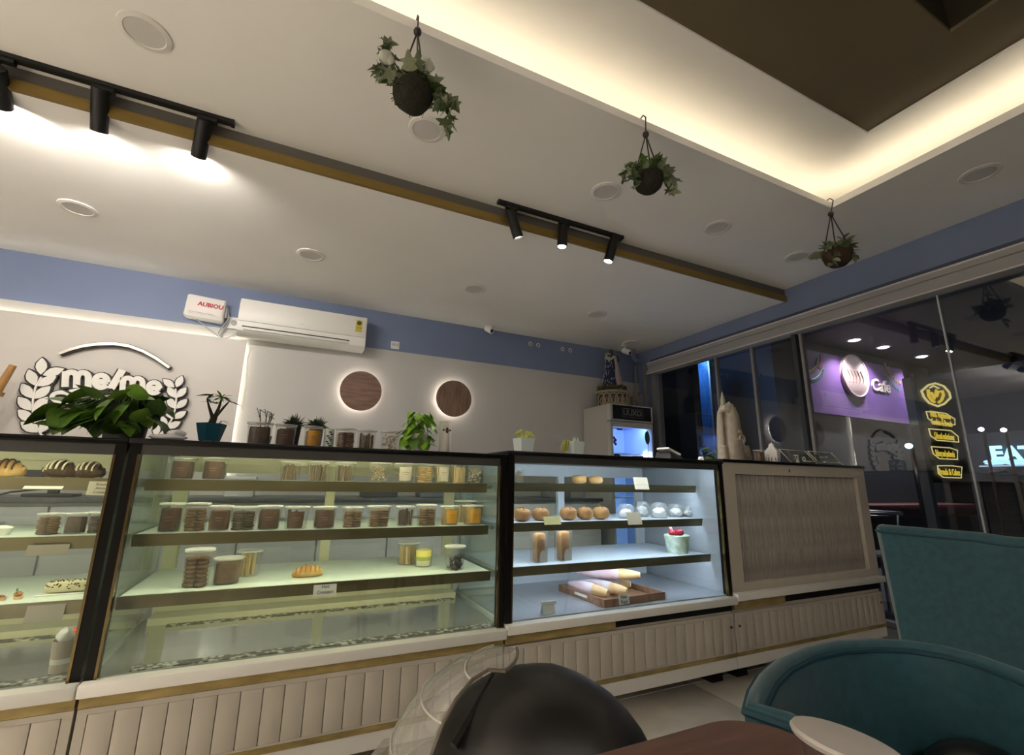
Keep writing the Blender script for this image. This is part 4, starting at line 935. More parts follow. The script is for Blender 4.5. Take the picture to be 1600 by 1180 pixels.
# tags on the rails
card(1004, 765, Y1 - .012, 22, 15, 'cream tag on the top rail of the cool lit case', (), tilt=-.25, m=mat('cream card', (.66, .58, .44), .6)); card(864, 820, Y2 - .012, 26, 11, 'small yellow tag on the middle rail below the buns', (), tilt=-.3, m=mat('yellow card', (.70, .62, .30), .6)); card(993, 820, Y2 - .012, 22, 15, 'cream tag on the middle rail below the dome boxes', (), tilt=-.25, m=mat('cream card', (.66, .58, .44), .6))
# deck: wooden tray with wrapped baguettes
A = at(947, 951, Z=zdk); B = at(1042, 937, Z=zdk); Cc = at(889, 922, Z=zdk)
u = (B - A); v = (Cc - A); Lx, Ly = u.length, v.length; rz = math.atan2(u.y, u.x)
t = thing('wooden_tray', 'shallow wooden tray holding wrapped baguettes on the steel deck', 'tray', (A.x, max(A.y, DF + .03), zdk), rz)
tw = mat('tray wood', (.32, .17, .10), .5, noise=.35, nscale=9, stretch=(1, 6, 6)); Lx = Lx; Ly = min(Ly, .38); th = .034
part(t, 'tray_base', MB().box((0, 0, 0), (Lx, Ly, .006)), tw)
for a, b in (((0, 0, .006), (Lx, .01, th)), ((0, Ly - .01, .006), (Lx, Ly, th)), ((0, .01, .006), (.01, Ly - .01, th)), ((Lx - .01, .01, .006), (Lx, Ly - .01, th))): part(t, 'tray_side', MB().box(a, b), tw)
part(t, 'grip_slot', MB().box((-.0008, Ly * .35, .014), (.0002, Ly * .62, .026)), paper)
wrap = mat('pink wrap paper', (.70, .42, .45), .45, noise=.5, nscale=14, col2=(.62, .60, .66), stretch=(1, 1, 1))
wrapw = mat('white wrap paper', (.74, .72, .78), .4, noise=.2, nscale=10)
tm = t.matrix_basis if False else Matrix.Translation(t.location) @ Matrix.Rotation(rz, 4, 'Z')
for k, (u0, v0, u1, v1, z_, lb) in enumerate(((.22, .20, .10, .86, .040, 'wrapped baguette nearest the handwritten tag in the tray'), (.52, .18, .32, .88, .040, 'wrapped baguette with a bare pale end in the middle of the tray'), (.84, .28, .28, .93, .100, 'pink wrapped baguette lying across the others'), (.86, .50, .62, .86, .040, 'white wrapped baguette at the back of the tray'))):
    a = tm @ Vector((u0 * Lx, v0 * Ly, 0)); b = tm @ Vector((u1 * Lx, v1 * Ly, 0)); L = (b - a).length
    bt = thing('baguette', lb, 'baguette', (a.x, a.y, zdk + z_), math.atan2((b - a).y, (b - a).x), 'wrapped baguettes in the tray')
    n = 12; rr = .030; P = [(L * q / n, 0, 0) for q in range(n + 1)]; R = [rr * (max(.06, math.sin(PI * (.04 + .92 * q / n)))) ** .35 for q in range(n + 1)]
    part(bt, 'bread', MB().tube(P, R, 14), mat('pale baguette', (.70, .48, .25), .6, noise=.3, nscale=10))
    part(bt, 'wrap', MB().tube([p_ for p_ in P[4:]] + [(L + .006, 0, 0)], [q_ * 1.07 * (1 + .025 * math.cos(3 * i)) for i, q_ in enumerate(R[4:])] + [R[-1] * 1.2], 14, caps=False), wrapw if k == 3 else wrap)
ta = tm @ Vector((Lx * .30, -.003, .004))
tt = thing('tray_tag', 'handwritten white tag on the front of the wooden tray', 'card', ta, rz, rot=(-.12, 0, rz)); part(tt, 'sheet', MB().box((-.032, -.002, 0), (.032, 0, .046)), paper)
for k, l in enumerate(('Plain', 'Bagel')): text(tt, 'writing', l, ink, .021, (0, -.0025, .032 - .02 * k), extrude=.0003)
p = at(863, 962, Z=zdk)
t = thing('folded_card', 'small white folded card on the steel deck left of the tray', 'card', (p.x, max(p.y, DF + .035), zdk), .05); part(t, 'leaf', MB().add([(-.032, 0, 0), (.032, 0, 0), (.030, .012, .045), (-.034, .012, .045), (-.034, .026, 0), (.030, .026, 0)], [(0, 1, 2, 3), (3, 2, 5, 4)]), paper); part(t, 'top_tab', MB().box((-.038, .002, .040), (.036, .016, .052)), paper)
p = at(1044, 900, Z=zdk)
t = thing('folded_card', 'small white card standing in the shade at the back right of the deck', 'card', (p.x, p.y, zdk), -.4); part(t, 'leaf', MB().add([(-.032, 0, 0), (.032, 0, 0), (.030, .016, .05), (-.034, .016, .05), (-.034, .034, 0), (.030, .034, 0)], [(0, 1, 2, 3), (3, 2, 5, 4)]), paper)
# ================================================================== plants
leaf_dk = mat('dark green leaf', (.038, .085, .020), .45, noise=.4, nscale=14, col2=(.075, .15, .03))
leaf_md = mat('mid green leaf', (.095, .20, .025), .4, noise=.4, nscale=12, col2=(.15, .28, .04))
leaf_lime = mat('lime leaf', (.20, .42, .03), .4, noise=.4, nscale=12, col2=(.30, .55, .06))
leaf_var = mat('variegated ivy leaf', (.10, .13, .06), .5, noise=.5, nscale=30, col2=(.36, .38, .26))
leaf_ivy = mat('ivy leaf', (.05, .075, .028), .5, noise=.5, nscale=25, col2=(.14, .17, .08))
stem_m = mat('brown stem', (.06, .045, .02), .7, noise=.3)
def leaf_mesh(poly, fold=.18, droop=.25, name='leaf'):
    """outline (half, x>=0) in x,y with y along the leaf; folded along the midrib and drooping"""
    n = len(poly); vs = []; fs = []
    L = poly[-1][1]
    for (x, y) in poly: vs.append((0, y, -droop * L * (y / L) ** 2))
    for s_ in (1, -1):
        for (x, y) in poly: vs.append((s_ * x, y, -droop * L * (max(0, y) / L) ** 2 + fold * x))
    for k in range(n - 1):
        fs.append((k, n + k, n + k + 1, k + 1)); fs.append((k, k + 1, 2 * n + k + 1, 2 * n + k))
    mb = MB().add(vs, fs, True); me = mb.mesh(name); return me
heart = leaf_mesh([(.0, 0), (.30, -.12), (.46, .06), (.47, .30), (.36, .58), (.18, .82), (0, 1.0)])
ivyl = leaf_mesh([(.0, 0), (.22, -.14), (.50, .0), (.30, .24), (.52, .46), (.22, .52), (.12, .8), (0, 1.0)], .15, .15)
oval = leaf_mesh([(.0, 0), (.20, .12), (.30, .38), (.24, .68), (.10, .9), (0, 1.0)])
blade = leaf_mesh([(.0, 0), (.06, .1), (.09, .4), (.06, .75), (0, 1.0)], .2, .45)
def variants(me, mats):
    out = []
    for m in mats:
        c = me.copy(); c.materials.clear(); c.materials.append(m); out.append(c)
    return out
H_MD = variants(heart, [leaf_md, leaf_dk, leaf_md]); H_LIME = variants(heart, [leaf_lime, leaf_md, leaf_lime]); I_ = variants(ivyl, [leaf_ivy, leaf_dk, leaf_var, leaf_var]); O_ = variants(oval, [leaf_var, leaf_ivy]); B_ = variants(blade, [leaf_dk, leaf_md])
def put_leaf(t, me, pos, direction, size, roll=0., name='leaf'):
    d = Vector(direction).normalized(); z = Vector((0, 0, 1)); x = d.cross(z)
    if x.length < .05: x = Vector((1, 0, 0))
    x.normalize(); n = x.cross(d); R = Matrix((x, d, n)).transposed().to_4x4() @ Matrix.Rotation(roll, 4, 'Y')
    return link(name, me, None, t, Matrix.Translation(Vector(pos)) @ R @ Matrix.Scale(size, 4))
# hanging baskets from the cove lip ------------------------------------------------
basket_m = mat('dark coir', (.010, .010, .005), .9, noise=.6, nscale=40, bump=.8, bscale=90, col2=(.022, .018, .008))
wire_m = mat('dark wire', (.02, .015, .012), .5)
def hanging(hook_px, c_px, rpx, label, seed, vines, flowers=0, hemi=False, bark=None):
    Y = OY - .03; rnd = random.Random(seed)
    hk = at(*hook_px, Y=Y); hk.z = ZN + .046; c = at(*c_px, Y=Y); s = sa(*c_px, Y); r = rpx * s
    t = thing('hanging_basket', label, 'hanging plant', (c.x, Y, c.z - r), 0, 'hanging plant baskets')
    o_ = Vector((c.x, Y, c.z - r)); top = Vector((0, 0, r * 1.15)); kx = at(hook_px[0], hook_px[1] + 18, Y=Y) - o_
    kz = kx.z; kx = 0.
    part(t, 'hook', MB().tube([Vector((hk.x - c.x, .036, ZN + .05 - o_.z)), Vector((hk.x - c.x, .012, ZN + .056 - o_.z)), Vector((hk.x - c.x, -.006, ZN + .03 - o_.z)), Vector((0, 0, kz))], .0035, 6), wire_m)
    part(t, 'swivel', MB().blob((0, 0, kz), (.017, .017, .02), 10, 7), wire_m)
    for k in range(3):
        a = k * 2 * PI / 3 + .5
        part(t, 'cord', MB().tube([(0, 0, kz), (r * .92 * math.cos(a), r * .92 * math.sin(a), r * 1.2)], .0035, 6), wire_m)
    if hemi: part(t, 'basket', MB().lathe([(r * .12, .0), (r * .55, r * .12), (r * .85, r * .42), (r * .98, r * .85), (r, r * 1.15), (r * .9, r * 1.1), (.001, r * 1.0)], 22, cap1=False), bark or basket_m)
    else: part(t, 'basket', MB().blob((0, 0, r), (r, r, r * 1.02), 22, 14, seed, .03), basket_m)
    mb = MB()
    for k in range(46):
        a = rnd.uniform(0, 6.3); e = rnd.uniform(-.9, .6); q = Vector((math.cos(a) * math.cos(e), math.sin(a) * math.cos(e), math.sin(e))) * r
        q.z += r; mb.tube([q * 1.0, q + Vector((math.cos(a), math.sin(a), rnd.uniform(-1.2, .3))) * r * .12], .0016, 4)
    if not hemi: part(t, 'coir_fibres', mb, basket_m, kind='stuff')
    # crown leaves
    for k in range(48):
        a = rnd.uniform(0, 6.3); q = r * rnd.uniform(.3, 1.15)
        put_leaf(t, rnd.choice(I_ if seed != 3 else O_ + I_), (q * math.cos(a), q * math.sin(a), r * 1.15 + rnd.uniform(-.01, .05)), (math.cos(a), math.sin(a), rnd.uniform(-.3, 1.1)), rnd.uniform(.045, .075), rnd.uniform(-.6, .6))
    # trailing vines given in pixel offsets from the basket centre
    for vine in vines:
        pts = [Vector(((dx * s), dy_ * s, r - dz_ * s)) for dx, dz_, dy_ in vine]
        part(t, 'vine', MB().tube(pts, .0022, 5), stem_m)
        for a, b in zip(pts[:-1], pts[1:]):
            n = max(2, int((b - a).length / .013))
            for k in range(n):
                q = a.lerp(b, (k + .5) / n); d = Vector((rnd.uniform(-1, 1), rnd.uniform(-.5, .3), rnd.uniform(-1, .5)))
                put_leaf(t, rnd.choice(I_ if seed != 3 else O_), q, d, rnd.uniform(.036, .062), rnd.uniform(-.8, .8))
    for k in range(flowers):
        v = ((14, -42, -20), (-46, -36, -10))[k]; q = Vector((v[0] * s, v[2] * s, r - v[1] * s))
        f_ = part(t, 'flower', MB().blob((0, 0, 0), (.030, .018, .036), 12, 8, k, .12), mat('white bloom', (.55, .56, .46), .5, noise=.2, nscale=20), Matrix.Translation(q))
        part(f_, 'petal', MB().blob((.014, -.008, -.01), (.018, .010, .026), 10, 7, 4, .1), mat('white bloom', (.55, .56, .46), .5))
    return t
hanging((653, 32), (645, 145), 32, 'largest hanging basket, a mossy ball with trailing ivy and white blooms', 1,
        [[(-20, -24, 0), (-36, -42, -6), (-48, -62, -8), (-56, -72, -8)], [(-46, -40, -6), (-56, -18, -8), (-50, 2, -8)], [(22, -26, -6), (42, -18, -8), (55, -4, -8), (66, -8, -8)], [(40, -18, -8), (54, 12, -8), (60, 34, -8), (56, 58, -8)], [(30, -10, -10), (44, 14, -10), (58, 24, -8)], [(0, -24, 0), (-4, -46, 0)]], flowers=2)
hanging((1008, 192), (1013, 280), 24, 'middle hanging basket, a dark bowl with ivy trailing to both sides', 2,
        [[(-14, -14, -4), (-32, -6, -6), (-46, -2, -6), (-54, 10, -6), (-52, 26, -6)], [(-30, -4, -6), (-36, 14, -6), (-30, 28, -6)], [(14, -16, -4), (30, -24, -6), (36, -10, -6), (44, 4, -6), (40, 14, -6)], [(36, -8, -6), (52, -12, -6)], [(-6, -18, 0), (-12, -34, 0)], [(20, -20, 0), (32, -34, 0)]], hemi=True)
hanging((1301, 318), (1308, 398), 25, 'smallest hanging basket near the window wall, a brown bowl of variegated leaves', 3,
        [[(-12, -14, -4), (-26, -14, -6), (-36, -6, -6)], [(-14, -8, -6), (-26, 8, -6), (-30, 24, -6), (-36, 30, -6)], [(14, -14, -4), (30, -12, -6), (40, -14, -6), (44, -2, -6), (50, -14, -6)], [(8, -18, -2), (18, -34, -4), (22, -38, -4)]], hemi=True, bark=mat('brown bark bowl', (.05, .028, .014), .8, noise=.5, nscale=20))
# pothos on the left case ------------------------------------------------------------
ZC = ZTOP[0]; Yp = 2.12
p = at(198, 690, Y=Yp)
t = thing('pothos_plant', 'large trailing pothos in a grey pot in front of the wreath sign', 'potted plant', (p.x - .01, Yp, ZC))
s = sa(190, 650, Yp)
part(t, 'pot', MB().lathe([(.055, 0), (.075, .13), (.08, .135), (.072, .135), (.06, .01), (.001, .01)], 26, cap1=False), mat('grey pot', (.10, .105, .09), .5)); part(t, 'soil', MB().lathe([(.001, .122), (.072, .12)], 20, cap0=False, cap1=False), stem_m)
rnd = random.Random(11)
spots = [(-92, 36), (-75, 30), (-60, 22), (-45, 18), (-80, 48), (-62, 40), (-40, 34), (-20, 26), (-98, 44), (-86, 60), (0, 30), (-30, 50), (-52, 58), (-70, 14), (-50, 8), (-28, 12), (-10, 14), (8, 10), (20, 28), (40, 56), (25, 48), (10, 58), (-6, 72), (10, 82), (24, 74), (38, 70), (50, 66), (46, 54), (56, 52), (30, 62), (-16, 58), (-42, 70), (-60, 76), (-74, 70), (-26, 76), (4, 46), (54, 38), (62, 10), (16, 6), (-88, 20), (-104, 26), (-70, 55), (-35, 42), (-15, 40), (18, 66), (44, 44), (-55, 30), (-20, 66), (34, 36), (-90, 70), (0, 62)]
for k, (dx, dz_) in enumerate(spots):
    q = Vector((dx * s, rnd.uniform(-.13, .02), max(.012, dz_ * s * 1.2))); size = rnd.uniform(.085, .125) * (1.2 if dz_ < 45 and dx < 0 else 1.0)
    d = Vector((rnd.uniform(-.9, .9) + dx / 120, -.42, rnd.uniform(-1.1, -.2) if rnd.random() < .7 else rnd.uniform(.2, .8)))
    q.z = max(q.z, size * .8 * (.9 if d.z < 0 else .15))
    l = put_leaf(t, rnd.choice(H_MD), q, d, size * .68, rnd.uniform(-.5, .5))
    part(t, 'stem', MB().tube([(0, 0, .12), (q.x * .5, q.y * .5, max(q.z, .13) + .03), q], .0022, 5), mat('green stem', (.07, .12, .03), .6))
# white ornament beside it
p = at(262, 690, Y=1.98)
solo('ceramic_leaf_dish', MB().blob((0, 0, .012), (.055, .035, .012), 16, 8, 2, .1).blob((.02, 0, .026), (.03, .02, .014), 12, 7, 3, .15), mat('glazed white', (.7, .7, .72), .2), 'small white ceramic dish between the pothos and the teal planter', 'dish', (p.x, 1.98, ZTOP[1]))
# teal planter with dragon plant
Yt = 2.15; p = at(326, 694, Y=Yt); s = sa(326, 690, Yt)
t = thing('teal_planter', 'teal angular planter on short legs with a tufted plant', 'potted plant', (p.x, Yt, ZTOP[1]))
teal_p = mat('teal ceramic', (.015, .10, .16), .35, noise=.1)
part(t, 'pot', MB().lathe([(.001, 8 * s), (17 * s, 8 * s), (25 * s, 40 * s), (23.5 * s, 40 * s), (16 * s, 12 * s), (.001, 12 * s)], 6, smooth=False, cap0=False, cap1=False, M=Matrix.Rotation(.3, 4, 'Z')), teal_p)
part(t, 'soil', MB().lathe([(.001, 36 * s), (22 * s, 36 * s)], 6, cap0=False, cap1=False, M=Matrix.Rotation(.3, 4, 'Z')), stem_m)
for k in range(4):
    a = k * PI / 2 + .6; part(t, 'leg', MB().tube([(13 * s * math.cos(a), 13 * s * math.sin(a), 9 * s), (20 * s * math.cos(a), 20 * s * math.sin(a), 0)], [2 * s, 1.3 * s], 6), dk_wood)
part(t, 'trunk', MB().tube([(-2 * s, 0, 30 * s), (2 * s, 0, 55 * s)], [7 * s, 5.5 * s], 8).tube([(0, 0, 50 * s), (-9 * s, -2 * s, 72 * s), (-14 * s, -2 * s, 86 * s)], [3.5 * s, 2 * s, 1.2 * s], 6).tube([(2 * s, 0, 50 * s), (7 * s, 0, 72 * s), (9 * s, 0, 90 * s)], [4 * s, 2.4 * s, 1.4 * s], 6).tube([(2 * s, 0, 50 * s), (16 * s, -2 * s, 74 * s), (22 * s, -2 * s, 84 * s)], [3 * s, 2 * s, 1.2 * s], 6).tube([(8 * s, 0, 36 * s), (15 * s, -2 * s, 46 * s)], 1. * s, 6), mat('dark trunk', (.035, .032, .018), .8, noise=.4, nscale=30))
rnd = random.Random(21)
for k in range(44):
    c = rnd.choice(((-14, 86), (9, 90), (22, 84), (0, 78), (9, 90), (-4, 92))); a = rnd.uniform(0, 6.3)
    put_leaf(t, rnd.choice(B_), (c[0] * s, 0, c[1] * s), (math.cos(a), math.sin(a) * .7, rnd.uniform(-.1, .8)), rnd.uniform(14, 27) * s, rnd.uniform(-.5, .5))
for k in range(4): put_leaf(t, B_[0], (15 * s, -2 * s, 46 * s), (1, -.2, rnd.uniform(-.2, .5)), 16 * s)
# tubs on top of the yellow case
GT = 'tubs and jars on the stone top of the yellow case'; ZY = ZTOP[1]; Yk = 2.1
bis_vd = bis_dark
tub(402, 702, Yk, ZY, 42, 38, 'slab_d', 'lidded tub of folded dark slices next to the teal planter', GT)
tub(443, 702, Yk, ZY, 34, 36, 'slab_d', 'brown labelled tub, second from the teal planter', GT, lab='d')
tub(487, 704, Yk, ZY, 30, 36, 'slab_t', 'tub with a bright orange label on the stone top', GT, lab='o', square=False)
tub(538, 704, Yk, ZY, 32, 34, 'round_b', 'tub of red brown biscuits left of the stick tub on the stone top', GT)
tub(571, 705, Yk, ZY, 30, 33, 'stick_b', 'tub of upright brown sticks on the stone top', GT)
tub(608, 706, Yk, ZY, 29, 32, 'crumb', 'tub of caramel pieces beside the lime plant', GT, lab=None)
p = at(512, 704, Y=Yk); s = sa(512, 700, Yk)
t = thing('flowered_tin', 'slim white tin painted with dark flowers between two tubs', 'tin', (p.x, Yk, ZY)); part(t, 'tin', MB().lathe([(8 * s, 0), (8 * s, 33 * s), (7 * s, 35 * s), (.001, 35 * s)], 20, cap1=False), mat('mint white tin', (.55, .60, .55), .4))
mb = MB()
for k in range(9): mb.blob(((-4 + 8 * ((k * 37) % 10) / 10) * s, -7.6 * s, (3 + 3.2 * k) * s), (2.4 * s, .9 * s, 1.4 * s), 7, 5, k, .3)
part(t, 'painted_flowers', mb, ink)
# twig plant and grass plants behind
p = at(408, 700, Y=2.42); s = sa(408, 690, 2.42)
t = thing('twig_plant', 'bare twig plant in a small pot behind the first tub', 'potted plant', (p.x, 2.42, ZY)); part(t, 'pot', MB().lathe([(11 * s, 0), (15 * s, 26 * s), (13 * s, 26 * s), (.001, 24 * s)], 18, cap1=False), plastic_g)
rnd = random.Random(8)
for k, (x, hh) in enumerate(((-10, 72), (2, 70), (8, 62), (12, 66))):
    part(t, 'twig', MB().tube([(x * .4 * s, 0, 24 * s), (x * .6 * s, 0, 45 * s), (x * s, 0, hh * s)], [1.2 * s, 1 * s, .7 * s], 5).tube([(x * .8 * s, 0, 56 * s), ((x + rnd.uniform(-9, 9)) * s, 3 * s, (hh + 3) * s)], .6 * s, 5).tube([(x * s, 0, hh * s), ((x + rnd.uniform(-9, 9)) * s, -2 * s, (hh - 6) * s)], .6 * s, 5), stem_m)
    for j in range(5): put_leaf(t, O_[1], ((x + rnd.uniform(-5, 5)) * s, 0, (hh - rnd.uniform(-3, 14)) * s), (rnd.uniform(-1, 1), rnd.uniform(-1, 1), .2), 5 * s)
for px, lb in ((455, 'left spiky grass plant behind the tubs'), (491, 'right spiky grass plant behind the tubs')):
    p = at(px, 700, Y=2.38); s = sa(px, 690, 2.38); t = thing('spiky_plant', lb, 'potted plant', (p.x, 2.38, ZY), 0, 'spiky grass plants behind the tubs')
    part(t, 'pot', MB().lathe([(9 * s, 0), (12 * s, 44 * s), (10 * s, 44 * s), (.001, 42 * s)], 18, cap1=False), dgm); mb = MB()
    for k in range(90):
        a = rnd.uniform(0, 6.3); e = rnd.uniform(.1, 1.4); L = rnd.uniform(16, 26) * s; d = Vector((math.cos(a) * math.cos(e), math.sin(a) * math.cos(e), math.sin(e))); b0 = Vector((rnd.uniform(-4, 4) * s, rnd.uniform(-4, 4) * s, 42 * s))
        mb.tube([b0, b0 + d * L * .6, b0 + d * L + Vector((0, 0, -.25 * L * math.cos(e)))], [.9 * s, .8 * s, .2 * s], 4)
    part(t, 'foliage', mb, mat('dark spiky foliage', (.022, .040, .018), .6), kind='stuff')
# lime plant
p = at(650, 708, Y=2.12); s = sa(650, 690, 2.12)
t = thing('lime_pothos', 'bright lime green pothos spilling over the case top', 'potted plant', (p.x, 2.12, ZY)); part(t, 'pot', MB().lathe([(14 * s, 0), (18 * s, 30 * s), (16 * s, 30 * s), (.001, 28 * s)], 20, cap1=False), plastic_w)
for k in range(74):
    f_ = rnd.random(); x = rnd.uniform(-24, 24) * (1 if f_ > .25 else .8); zz = 14 + 50 * f_; yy = rnd.uniform(-22, 4)
    if zz > 50 and abs(x) > 16: x *= .6
    put_leaf(t, rnd.choice(H_LIME), (x * s, yy * s, zz * s), (x / 24 + rnd.uniform(-.5, .5), -.4, rnd.uniform(-1.1, -.1)), rnd.uniform(12, 19) * s, rnd.uniform(-.6, .6))
part(t, 'stem', MB().tube([(0, 0, 28 * s), (-8 * s, -4 * s, 55 * s), (-15 * s, -8 * s, 60 * s)], 1.2 * s, 6).tube([(0, 0, 28 * s), (8 * s, -4 * s, 54 * s), (14 * s, -8 * s, 40 * s)], 1.2 * s, 6), leaf_lime)
# white cylinder jar
p = at(694, 710, Y=2.12); s = sa(694, 700, 2.12)
t = thing('white_canister', 'tall white canister with a brown oval emblem beside the lime plant', 'canister', (p.x, 2.12, ZY)); part(t, 'body', MB().lathe([(9.5 * s, 0), (9.8 * s, 1 * s), (9.8 * s, 52 * s), (9 * s, 53 * s), (.001, 53 * s)], 26, cap1=False), mat('satin white', (.68, .66, .61), .3))
part(t, 'emblem', MB().blob((0, -9.6 * s, 38 * s), (2.4 * s, .5 * s, 5 * s), 12, 8), choc); part(t, 'emblem_wing', MB().blob((-5 * s, -8.6 * s, 38.5 * s), (2.2 * s, .6 * s, 1.6 * s), 8, 6).blob((5 * s, -8.6 * s, 38.5 * s), (2.2 * s, .6 * s, 1.6 * s), 8, 6), choc)
# white pots on the cool case
ZB = ZTOP[2]
def wpot(px, w_, h_, lb, seed, tall):
    Y = 2.08; p = at(px, 708, Y=Y); s = sa(px, 705, Y); t = thing('white_flower_pot', lb, 'potted plant', (p.x, Y, ZB)); rnd = random.Random(seed)
    part(t, 'saucer', MB().lathe([(w_ * .46 * s, 0), (w_ * .5 * s, 2 * s), (.001, 2 * s)], 4, cap1=False, smooth=False, M=Matrix.Rotation(PI / 4, 4, 'Z')), mat('pale mint pot', (.78, .88, .88), .35))
    part(t, 'pot', MB().lathe([(w_ * .52 * s, 2 * s), (w_ * .64 * s, h_ * s), (w_ * .58 * s, h_ * s), (.001, (h_ - 3) * s)], 4, cap1=False, smooth=False, M=Matrix.Rotation(PI / 4 + .1, 4, 'Z')), mat('pale mint pot', (.78, .88, .88), .35))
    ym = mat('yellow green cactus', (.50, .50, .10), .5, noise=.3, nscale=30); mb = MB()
    for k in range(34 if tall else 22):
        side = rnd.choice((-1, 1)) if tall else -1
        bx = side * rnd.uniform(2, 9) if tall else -rnd.uniform(8, 15); bz = h_ - 2
        L = rnd.uniform(8, 15); a = rnd.uniform(-.7, .7)
        mb.tube([(bx * .5 * s, rnd.uniform(-4, 4) * s, bz * s), ((bx + side * 3) * s, a * 5 * s, (bz + (L if tall else 3)) * s), ((bx + side * 8) * s, a * 9 * s, (bz + (L * .6 if tall else -L)) * s)], [1.5 * s, 1.3 * s, .6 * s], 5)
    part(t, 'tendrils', mb, ym, kind='stuff')
    if not tall:
        for k in (-4, 0, 5): part(t, 'bud', MB().blob((k * s, -2 * s, (h_ + 3) * s), (1.2 * s, 1.2 * s, 4 * s), 8, 6), mat('grey green bud', (.3, .38, .3), .5))
wpot(818, 28, 24, 'mint white square pot with drooping yellow green tendrils, nearer the post', 5, True)
wpot(898, 26, 23, 'mint white pot beside the fridge with tendrils hanging to its left', 6, False)
# card machine and paper
p = at(1047, 716, Y=2.1); t = thing('card_machine', 'black and white card payment machine on the cool case', 'card machine', (p.x, 2.1, ZB), .25)
part(t, 'base', MB().add([(-.075, -.05, 0), (.085, -.05, 0), (.085, .06, 0), (-.075, .06, 0), (-.06, -.04, .05), (.06, -.04, .025), (.06, .05, .025), (-.06, .05, .05)], [(3, 2, 1, 0), (4, 5, 6, 7), (0, 1, 5, 4), (1, 2, 6, 5), (2, 3, 7, 6), (3, 0, 4, 7)]), dgm)
part(t, 'keypad_shell', MB().rbox((-.075, -.04, 0), (.06, .045, .014), .006, T(.0, 0, .045, 0, .24)), plastic_w); part(t, 'screen', MB().box((-.03, -.03, .0145), (.03, .03, .0155), T(.0, 0, .045, 0, .24)), dgm)
p = at(1095, 716, Y=2.0); t = thing('paper_sheet', 'crumpled white paper lying at the right end of the cool case', 'paper', (p.x, 2.02, ZB)); part(t, 'sheet', MB().box((-.11, -.07, 0), (.13, .09, .004)), paper); part(t, 'fold', MB().blob((.0, -.02, .012), (.02, .015, .014), 10, 6, 2, .3), paper)
# ornaments on the last cabinet ------------------------------------------------
ZD = ZTOP[3]
bone = mat('bone white plaster', (.42, .37, .30), .6, noise=.25, nscale=18, bump=.2, bscale=30)
Y = 2.22; p = at(1143, 716, Y=Y); s = sa(1143, 700, Y)
t = thing('cake_tower', 'carved cream tower sculpture with a spire and scrolls', 'sculpture', (p.x, Y, ZD))
part(t, 'tower', MB().lathe([(22 * s, 0), (21 * s, 30 * s), (19.5 * s, 60 * s), (18 * s, 80 * s), (14 * s, 94 * s), (9 * s, 97 * s), (.001, 97 * s)], 10, cap1=False), bone)
part(t, 'broken_crown', MB().blob((-4 * s, -3 * s, 88 * s), (15 * s, 12 * s, 14 * s), 12, 8, 4, .22), bone)
part(t, 'spire', MB().lathe([(4.5 * s, 90 * s), (4 * s, 108 * s), (.5 * s, 122 * s)], 8, M=T(-9 * s, 0, 0)), mat('grey green spire', (.22, .23, .16), .6))
part(t, 'turret', MB().lathe([(8 * s, 0), (7 * s, 26 * s), (4.5 * s, 28 * s), (4.2 * s, 80 * s), (6 * s, 84 * s), (.5 * s, 90 * s)], 10, M=T(-22 * s, -4 * s, 0)), bone)
part(t, 'side_block', MB().lathe([(12 * s, 0), (12 * s, 26 * s), (10 * s, 30 * s), (.001, 31 * s)], 10, cap1=False, M=T(26 * s, -3 * s, 0)), bone)
part(t, 'small_turret', MB().lathe([(3.6 * s, 26 * s), (3.6 * s, 42 * s)], 8, M=T(26 * s, -3 * s, 0)), plastic_w); part(t, 'small_spire', MB().lathe([(3.2 * s, 42 * s), (.3 * s, 58 * s)], 8, M=T(26 * s, -3 * s, 0)), mat('grey green spire', (.22, .23, .16), .6))
def scroll(cx, cz, r_, y): return MB().tube([((cx + r_ * (1 - k / 26) * math.cos(k * .42 + 3.4)) * s, y * s, (cz + r_ * (1 - k / 26) * math.sin(k * .42 + 3.4)) * s) for k in range(24)], 1.3 * s, 6)
part(t, 'scroll', scroll(3, 40, 10, -21), bone); part(t, 'scroll', scroll(22, 12, 9, -15), bone); part(t, 'rosette', MB().blob((2 * s, -20 * s, 50 * s), (5 * s, 2.5 * s, 5 * s), 9, 6, 5, .25), mat('tan rosette', (.26, .21, .14), .6))
p = at(1122, 716, Y=2.3); t = thing('green_shrub_pot', 'dark green small plant behind the cream tower', 'potted plant', (p.x, 2.38, ZD)); part(t, 'pot', MB().lathe([(.03, 0), (.04, .06), (.001, .06)], 14, cap1=False), dgm)
for k in range(20): put_leaf(t, H_MD[1], (rnd.uniform(-.06, .05), rnd.uniform(-.05, .03), rnd.uniform(.03, .13)), (rnd.uniform(-1, 1), -.6, rnd.uniform(-.6, .6)), rnd.uniform(.03, .05), rnd.uniform(-.5, .5))
p = at(1187, 721, Y=2.05); tub(1187, 719, 2.05, ZD, 18, 20, 'slab_b', 'small tub with a yellow top beside the cream tower', 'tubs on the reeded cabinet'); s = sa(1187, 715, 2.05)
Y = 2.03; p = at(1208, 720, Y=Y); s = sa(1208, 710, Y); t = thing('white_lantern', 'white hexagonal lantern with pointed windows on the reeded cabinet', 'lantern', (p.x, Y, ZD), .2)
part(t, 'body', MB().lathe([(11.5 * s, 0), (12.5 * s, 16 * s), (12.5 * s, 21 * s), (5 * s, 29 * s), (4.5 * s, 33 * s), (.001, 33 * s)], 6, smooth=False, cap1=False), plastic_w)
part(t, 'knob', MB().lathe([(4.2 * s, 31 * s), (4.4 * s, 34 * s), (1 * s, 35 * s), (1 * s, 37 * s)], 8), plastic_w)
